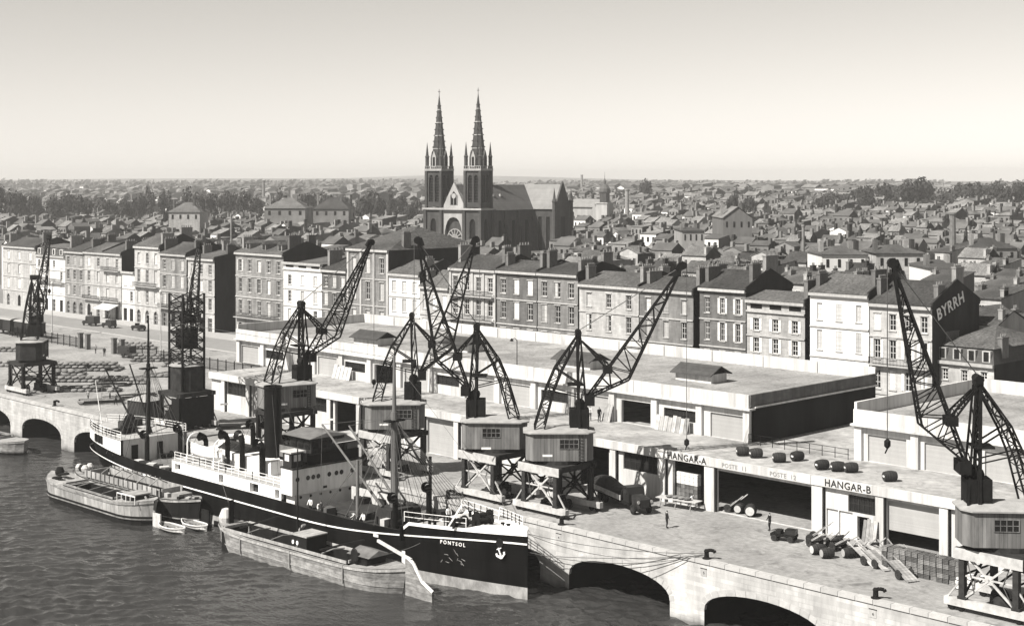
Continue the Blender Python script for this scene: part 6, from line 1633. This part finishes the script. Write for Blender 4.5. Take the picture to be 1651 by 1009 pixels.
for i in range(7):
    a = i/6*2-1; w = .28*(1-abs(a)**3)+.06; SACK.v += [(a*.5, w*math.cos(R(60*k)), .15+.15*(1-abs(a)**4)*math.sin(R(60*k))) for k in range(6)]
for i in range(6):
    for k in range(6): SACK.f.append((i*6+k, i*6+(k+1)%6, i*6+6+(k+1)%6, i*6+6+k)); SACK.m.append(0)
SACK.f += [tuple(range(5,-1,-1)), tuple(range(36,42))]; SACK.m += [0,0]
SKM = SACK.mesh('sack', M['sacking'], True)
for i in range(4):
    o = put(SKM, 'sack', None, (-1.6+.7*i,14.1+.09*i,1.03), (0,0,R(70))); tag(o, 'full sack lying on the trestle table', 'sack', 'sacks on the trestle table')
# rows of sacks on the left quay
def sacks(px, py, nx, ny, nz, lab, rz=0, sc=1.7):
    Y = 2350*34/(py-290); x, y = at_depth(px, Y)
    t = T('sack_stack', lab, 'sack stack', (x,y,0), math.atan2(RGT.y,RGT.x)+rz, 'stacks of sacks on the left quay')
    big_ = nx*ny*nz
    for k in range(nz):
        for j in range(ny-(k>0)):
            for i in range(nx-(k>0)):
                if rnd.random() < .06: continue
                o = put(SKM, 'sack', t, ((i-nx/2+.5*(k%2))*.95*sc*.72+rnd.uniform(-.05,.05), (j-ny/2+.5*k)*.6*sc+rnd.uniform(-.05,.05), k*.27*sc), (0,0,rnd.uniform(-.15,.15)))
                o.scale = (sc*.75,sc,sc)
sacks(146,596,11,4,3,'long stack of sacks farthest back in the middle of the left quay'); sacks(146,614,13,3,2,'long pale stack of sacks in the middle row of the left quay'); sacks(146,630,10,2,2,'low broken row of pale sacks nearest the water')
sacks(262,582,9,2,3,'dark stack of sacks near the fence behind the aft mast'); sacks(272,606,6,3,1,'low heap of sacks between aft mast and round-cabin crane'); sacks(16,590,6,2,2,'heap of pale sacks at the left edge by the leftmost crane'); sacks(24,566,5,2,2,'dark heap of sacks behind the leftmost crane')
sacks(226,562,7,2,3,'tall dark stack of sacks by the fence left of the aft mast'); sacks(118,604,5,3,2,'short stack of sacks just right of the leftmost crane legs'); sacks(205,618,7,2,2,'stack of sacks left of the aft mast'); sacks(292,590,5,2,2,'short stack of sacks right of the aft mast near the fence')
def planks(px, py, n, lab, rz=0, L=6):
    Y = 2350*34/(py-290); x, y = at_depth(px, Y)
    t = T('plank_pile', lab, 'plank pile', (x,y,0), math.atan2(RGT.y,RGT.x)+rz, 'low piles of timber on the left quay')
    for k in range(3):
        for i in range(n): MB().box(-L/2,L/2,-.16,.16,0,.2).build('plank', M['varnish' if rnd.random()<.6 else 'old_plank'], t, (rnd.uniform(-.5,.5),(i-n/2)*.38,.22*k), rot=(0,0,rnd.uniform(-.06,.06)))
planks(163,650,7,'dark flat timber pile by the quay edge left of the ship stern',.3); planks(190,645,5,'smaller timber pile between the booms of the aft mast',.5,4.5); planks(180,622,6,'timber pile right of the sack rows',.2,5); planks(378,690,5,'dark timber pile on the quay left of the funnel',.2,4); planks(60,612,6,'timber pile between the legs of the leftmost crane',.1,5); planks(222,640,6,'flat timber pile at the foot of the aft booms',.4,5)
# low bin shed beside the old crane
t = T('bin_shed', 'dark plank bin with sloping pale lid left of the old crane', 'shed', (-90.5,4.6,0), R(10))
MB().box(-1.9,1.9,-1.6,1.6,0,2.6).build('wall', M['varnish'], t); MB().add([(-2.1,-1.8,2.6),(2.1,-1.8,2.6),(2.1,1.8,2.6),(-2.1,1.8,2.6),(0,0,3.4)], [(0,1,4),(1,2,4),(2,3,4),(3,0,4),(3,2,1,0)]).build('roof', M['cabin_roof'], t)

# ------------------------------------------------------------------ bollards, number plates, mooring ropes
def bollard(x, lab, num=None):
    t = T('bollard', lab, 'bollard', (x,.42,.03), 0, 'bollards on the quay edge'); t.scale = (.78,.78,.78)
    MB().lathe([(.5,0),(.5,.1),(.3,.14),(.27,.7),(.32,.9),(.2,1.08)], 14).build('post', M['iron'], t, smooth=False)
    MB().path([(0,0,.9),(.35,.2,1.02),(.75,.42,.95),(.85,.48,.75)], .2, 8).build('horn', M['iron'], t)
    if num:
        p = MB().box(-.42,.42,-.58,-.5,-1.9,-1.1).box(-.48,.48,-.56,-.43,-1.1,-1.0,1).build('number_plate', [M['trim_stone'], M['iron']], t)
        put(TXT[num], 'lettering', p, (.05,-.595,-1.52), (R(90),0,0))
bollard(13.9,'curved black bollard on the quay edge above the first big arch pier','5'); bollard(31.2,'curved black bollard at bottom right of the quay edge','6'); bollard(-4.1,'black bollard beside the middle crane, just right of the bow','4'); bollard(-20.9,'black bollard behind the forecastle rails','3'); bollard(-109.5,'small far bollard on the quay left of the ship stern')
def ropep(a, b, sag, lab, r=.03):
    a = Vector(a); b = Vector(b); pts = []
    for i in range(13):
        t = i/12; p = a.lerp(b,t); p.z -= sag*4*t*(1-t); pts.append(tuple(p))
    tag(MB().path(pts, r, 5).build('mooring_rope', M['rope']), lab, 'rope', 'mooring ropes of the steamer')
ropep((-4.6,-3.6,-.3),(13.8,.3,.5),.5,'upper mooring rope from the bow to the arch-pier bollard'); ropep((-6.5,-2.8,-.5),(13.7,.2,.4),1.3,'second mooring rope sagging from the bow to the arch-pier bollard')
ropep((-3.6,-4.9,-1.6),(13.8,.25,.35),.9,'lower mooring rope from the stem to the arch-pier bollard'); ropep((-4.6,-4.0,-2.2),(13.6,.15,.3),.3,'lowest taut mooring rope from the stem to the arch-pier bollard')
ropep((-48.6,-9.9,-.6),(-41.5,-12.8,-3.2),.3,'thin line from the steamer side door down to the wooden barge'); ropep((-14.5,-9.0,-2.0),(-20.5,-11.6,-3.6),.5,'slack line from the bow side down to the barge tiller')

# ------------------------------------------------------------------ vehicles
def wheel(t, x, y, r=.38, w=.2):
    wl = MB().lathe([(r*.75,-w/2),(r,-w*.35),(r,w*.35),(r*.75,w/2)], 16, axis='Y').build('wheel', M['rubber'], t, (x,y,r)); MB().lathe([(r*.5,-w*.52),(r*.55,0),(r*.5,w*.52)], 12, axis='Y').build('hub', M['iron_worn'], wl)
def car(x, y, rz, lab, kind='saloon'):
    t = T('motor_car', lab, 'car', (x,y,0), rz, 'vehicles on the quay street')
    MB().prism([(-2.0,.45),(1.95,.45),(1.95,1.0),(1.8,1.08),(.6,1.12),(-2.0,1.1)], -.72, .72).build('body', M['car_paint'], t)
    if kind != 'open':
        top = [(-2.0,1.1),(.6,1.12),(.45,1.75),(.2,1.85),(-1.8,1.85),(-2.0,1.7)] if kind == 'saloon' else [(-2.9,.6),(.6,1.12),(.5,2.1),(.3,2.25),(-2.8,2.25),(-2.9,2.1)]
        MB().prism(top, -.68 if kind == 'saloon' else -.85, .68 if kind == 'saloon' else .85).build('cab', M['car_paint'], t)
        for s in (-1,1):
            for a, b in ((-.1,.35),(-.95,-.3),(-1.75,-1.15)) if kind == 'saloon' else ((-.1,.4),):
                MB().box(a,b,s*(.70 if kind=='saloon' else .87)-.02,s*(.70 if kind=='saloon' else .87)+.02,1.25,1.7).build('window', M['glass'], t)
    else:
        MB().box(-1.8,-.2,-.6,.6,1.11,1.3).build('seat', M['varnish'], t); MB().cbox((.55,0,1.4),(.05,1.2,.5)).build('windscreen', M['glass'], t)
    for sx in (-1.35,1.4):
        for sy in (-.72,.72):
            wheel(t, sx, sy); MB().prism([(sx-.6,.55),(sx-.45,.82),(sx,.92),(sx+.45,.82),(sx+.6,.55),(sx+.42,.6),(sx,.8),(sx-.42,.6)], sy-.16, sy+.16).build('mudguard', M['car_paint'], t)
    for s in (-.45,.45): MB().lathe([(.06,0),(.14,.1),(.14,.14)], 10, (1.92,s,.95), axis='X').build('headlight', M['steel_pale'], t)
    MB().box(1.951,1.99,-.3,.3,.55,1.05).build('radiator', M['steel_pale'], t)
car(-217.5,64.0,R(185),'dark box van on the street before the awning houses','van'); car(-209.5,64.6,R(182),'small dark saloon car following the box van'); car(-199.2,66.2,R(180),'open dark touring car near the ornate balcony house','open'); car(-182.2,66.4,R(178),'small dark car before the corner house with black side wall'); car(-161.5,56.0,R(175),'dark car parked at the street gap beside the warehouse')
car(-154.5,38.8,R(10),'dark lorry-like van by the fence gate','van')
t = T('lorry', 'dark lorry with tarpaulined load parked beside HANGAR-A doorway', 'lorry', (-5.6,11.2,0), R(-21))
MB().box(-5.2,3.2,-1.0,1.0,.75,1.0).build('chassis', M['iron'], t); MB().prism([(3.0,.7),(4.9,.7),(4.9,1.55),(4.7,1.7),(3.0,1.8)], -.6, .6).build('bonnet', M['iron_worn'], t)
cbx = MB().prism([(1.9,.8),(3.2,.8),(3.1,1.8),(2.9,2.5),(1.9,2.55)], -.95, .95).build('cab', M['car_paint'], t)
for s in (-1,1): MB().box(2.1,2.8,s*.96-.02,s*.96+.02,1.75,2.35).build('window', M['glass'], cbx)
ld = MB(); n = 9
for i in range(n+1):
    a = i/n; x = -5.2+6.8*a
    for k in range(7): b = math.pi*k/6; ld.v.append((x, 1.15*math.cos(b)*(1+.06*math.sin(5*a+k)), 1.05+(1.2+.25*math.sin(7*a))*math.sin(b)**.7))
for i in range(n):
    for k in range(6): ld.f.append((i*7+k,i*7+k+1,i*7+8+k,i*7+7+k)); ld.m.append(0)
ld.f += [tuple(range(6,-1,-1)), tuple(range(n*7,n*7+7))]; ld.m += [0,0]
ld.build('tarpaulin_load', M['varnish'], t); MB().box(-5.4,1.7,-1.2,-1.1,1.0,1.5).box(-5.4,1.7,1.1,1.2,1.0,1.5).build('side_board', M['steel_pale'], t)
for s in (-.9,.9): wheel(t,4.0,s,.5,.28); wheel(t,-3.4,s,.5,.3); wheel(t,-2.1,s,.5,.3)
for s in (-.75,.75): MB().lathe([(.08,0),(.17,.12),(.17,.16)], 10, (4.75,s,1.35), axis='X').build('headlight', M['steel_pale'], t)
MB().box(4.9,4.96,-.45,.45,.8,1.5).build('radiator', M['iron_worn'], t)
for i, (x, l) in enumerate([(-213,'dark goods wagon at the left edge behind the leftmost crane'),(-201.8,'second dark goods wagon, right of the one at the left edge')]):
    t = T('goods_wagon', l, 'wagon', (x,41.5,0), R(0), 'goods wagons behind the leftmost crane')
    MB().box(-4.6,4.6,-1.35,1.35,1.1,3.4).build('body', M['varnish'], t); MB().prism([(-1.5,3.4),(1.5,3.4),(1.0,3.7),(0,3.8),(-1.0,3.7)], -4.8,4.8, axis='X').build('roof', M['cabin_roof'], t)
    MB().box(-1,1,-1.42,-1.36,1.15,3.2).build('door', M['iron'], t)
    MB().box(-4.8,4.8,-.9,.9,.85,1.09).build('underframe', M['iron'], t)
    for sx in (-3,3):
        for sy in (-.72,.72): wheel(t,sx,sy,.45,.14)

# ------------------------------------------------------------------ fence with gate pillars
fn = T('fence', 'long dark iron fence with masonry gate pillars behind the left quay', 'fence', (-150,40,0))
for x in [-207+2.6*i for i in range(41)]:
    if -173 < x < -163.2: continue
    p = MB().box(x-.06,x+.06,39.94,40.06,0,2.3).build('post', M['iron'], fn, world=True)
    if not (-175.5 < x+2.6 and x < -163.2 and x > -176):
        k = MB()
        for i in range(11): k.box(x+.2+.22*i,x+.235+.22*i,39.985,40.015,.15,2.1)
        k.box(x+.06,x+2.54,39.97,40.03,.3,.37).box(x+.06,x+2.54,39.97,40.03,1.9,1.97).build('panel', M['iron'], fn, world=True)
for x in (-176.5,-173.5,-163,-160): MB().box(x-.4,x+.4,39.6,40.4,0,2.9).box(x-.5,x+.5,39.5,40.5,2.9,3.1).build('gate_pillar', M['dark_stone'], fn, world=True)
for x in (-112,-108.4,-104.8): MB().box(x-.3,x+.3,39.7,40.3,0,2.6).build('gate_pillar', M['white_wall'], fn, world=True)
def street_lamp(px, py, top, lab, mat='steel_pale'):
    Y = 2350*34/(py-290); x, y = at_depth(px, Y); h = (py-top)*Y/2350
    t = T('lamp_post', lab, 'lamp post', (x,y,0)); MB().lathe([(.28,0),(.25,.8),(.13,1.0),(.09,h-.6)], 8).build('pole', M[mat], t)
    MB().lathe([(.12,h-.6),(.3,h-.2),(.34,h),(.06,h+.35)], 8).build('lamp_head', M['window_frame'], t); MB().bar((-.8,0,h-.9),(.8,0,h-.9),.08).build('crossbar', M[mat], t)
street_lamp(84,541,456,'tall pale lamp post on the street beside the leftmost crane'); street_lamp(259,572,470,'slim pale lamp post behind the aft mast','steel_pale')

# ------------------------------------------------------------------ haze
hz = MB().box(-4700, 1200, -450, 4100, -8, 67).build('haze', [])
hm_ = bpy.data.materials.new('haze_air'); hm_.use_nodes = True; n = hm_.node_tree.nodes
n.remove(n['Principled BSDF']); pv = n.new('ShaderNodeVolumePrincipled')
pv.inputs['Color'].default_value = (.95,.95,.95,1); pv.inputs['Density'].default_value = .00018; pv.inputs['Anisotropy'].default_value = 0.2
hm_.node_tree.links.new(pv.outputs[0], n['Material Output'].inputs['Volume'])
hz.data.materials.append(hm_)
tag(hz, 'thin pale haze over the town and river', 'haze', kind='stuff')
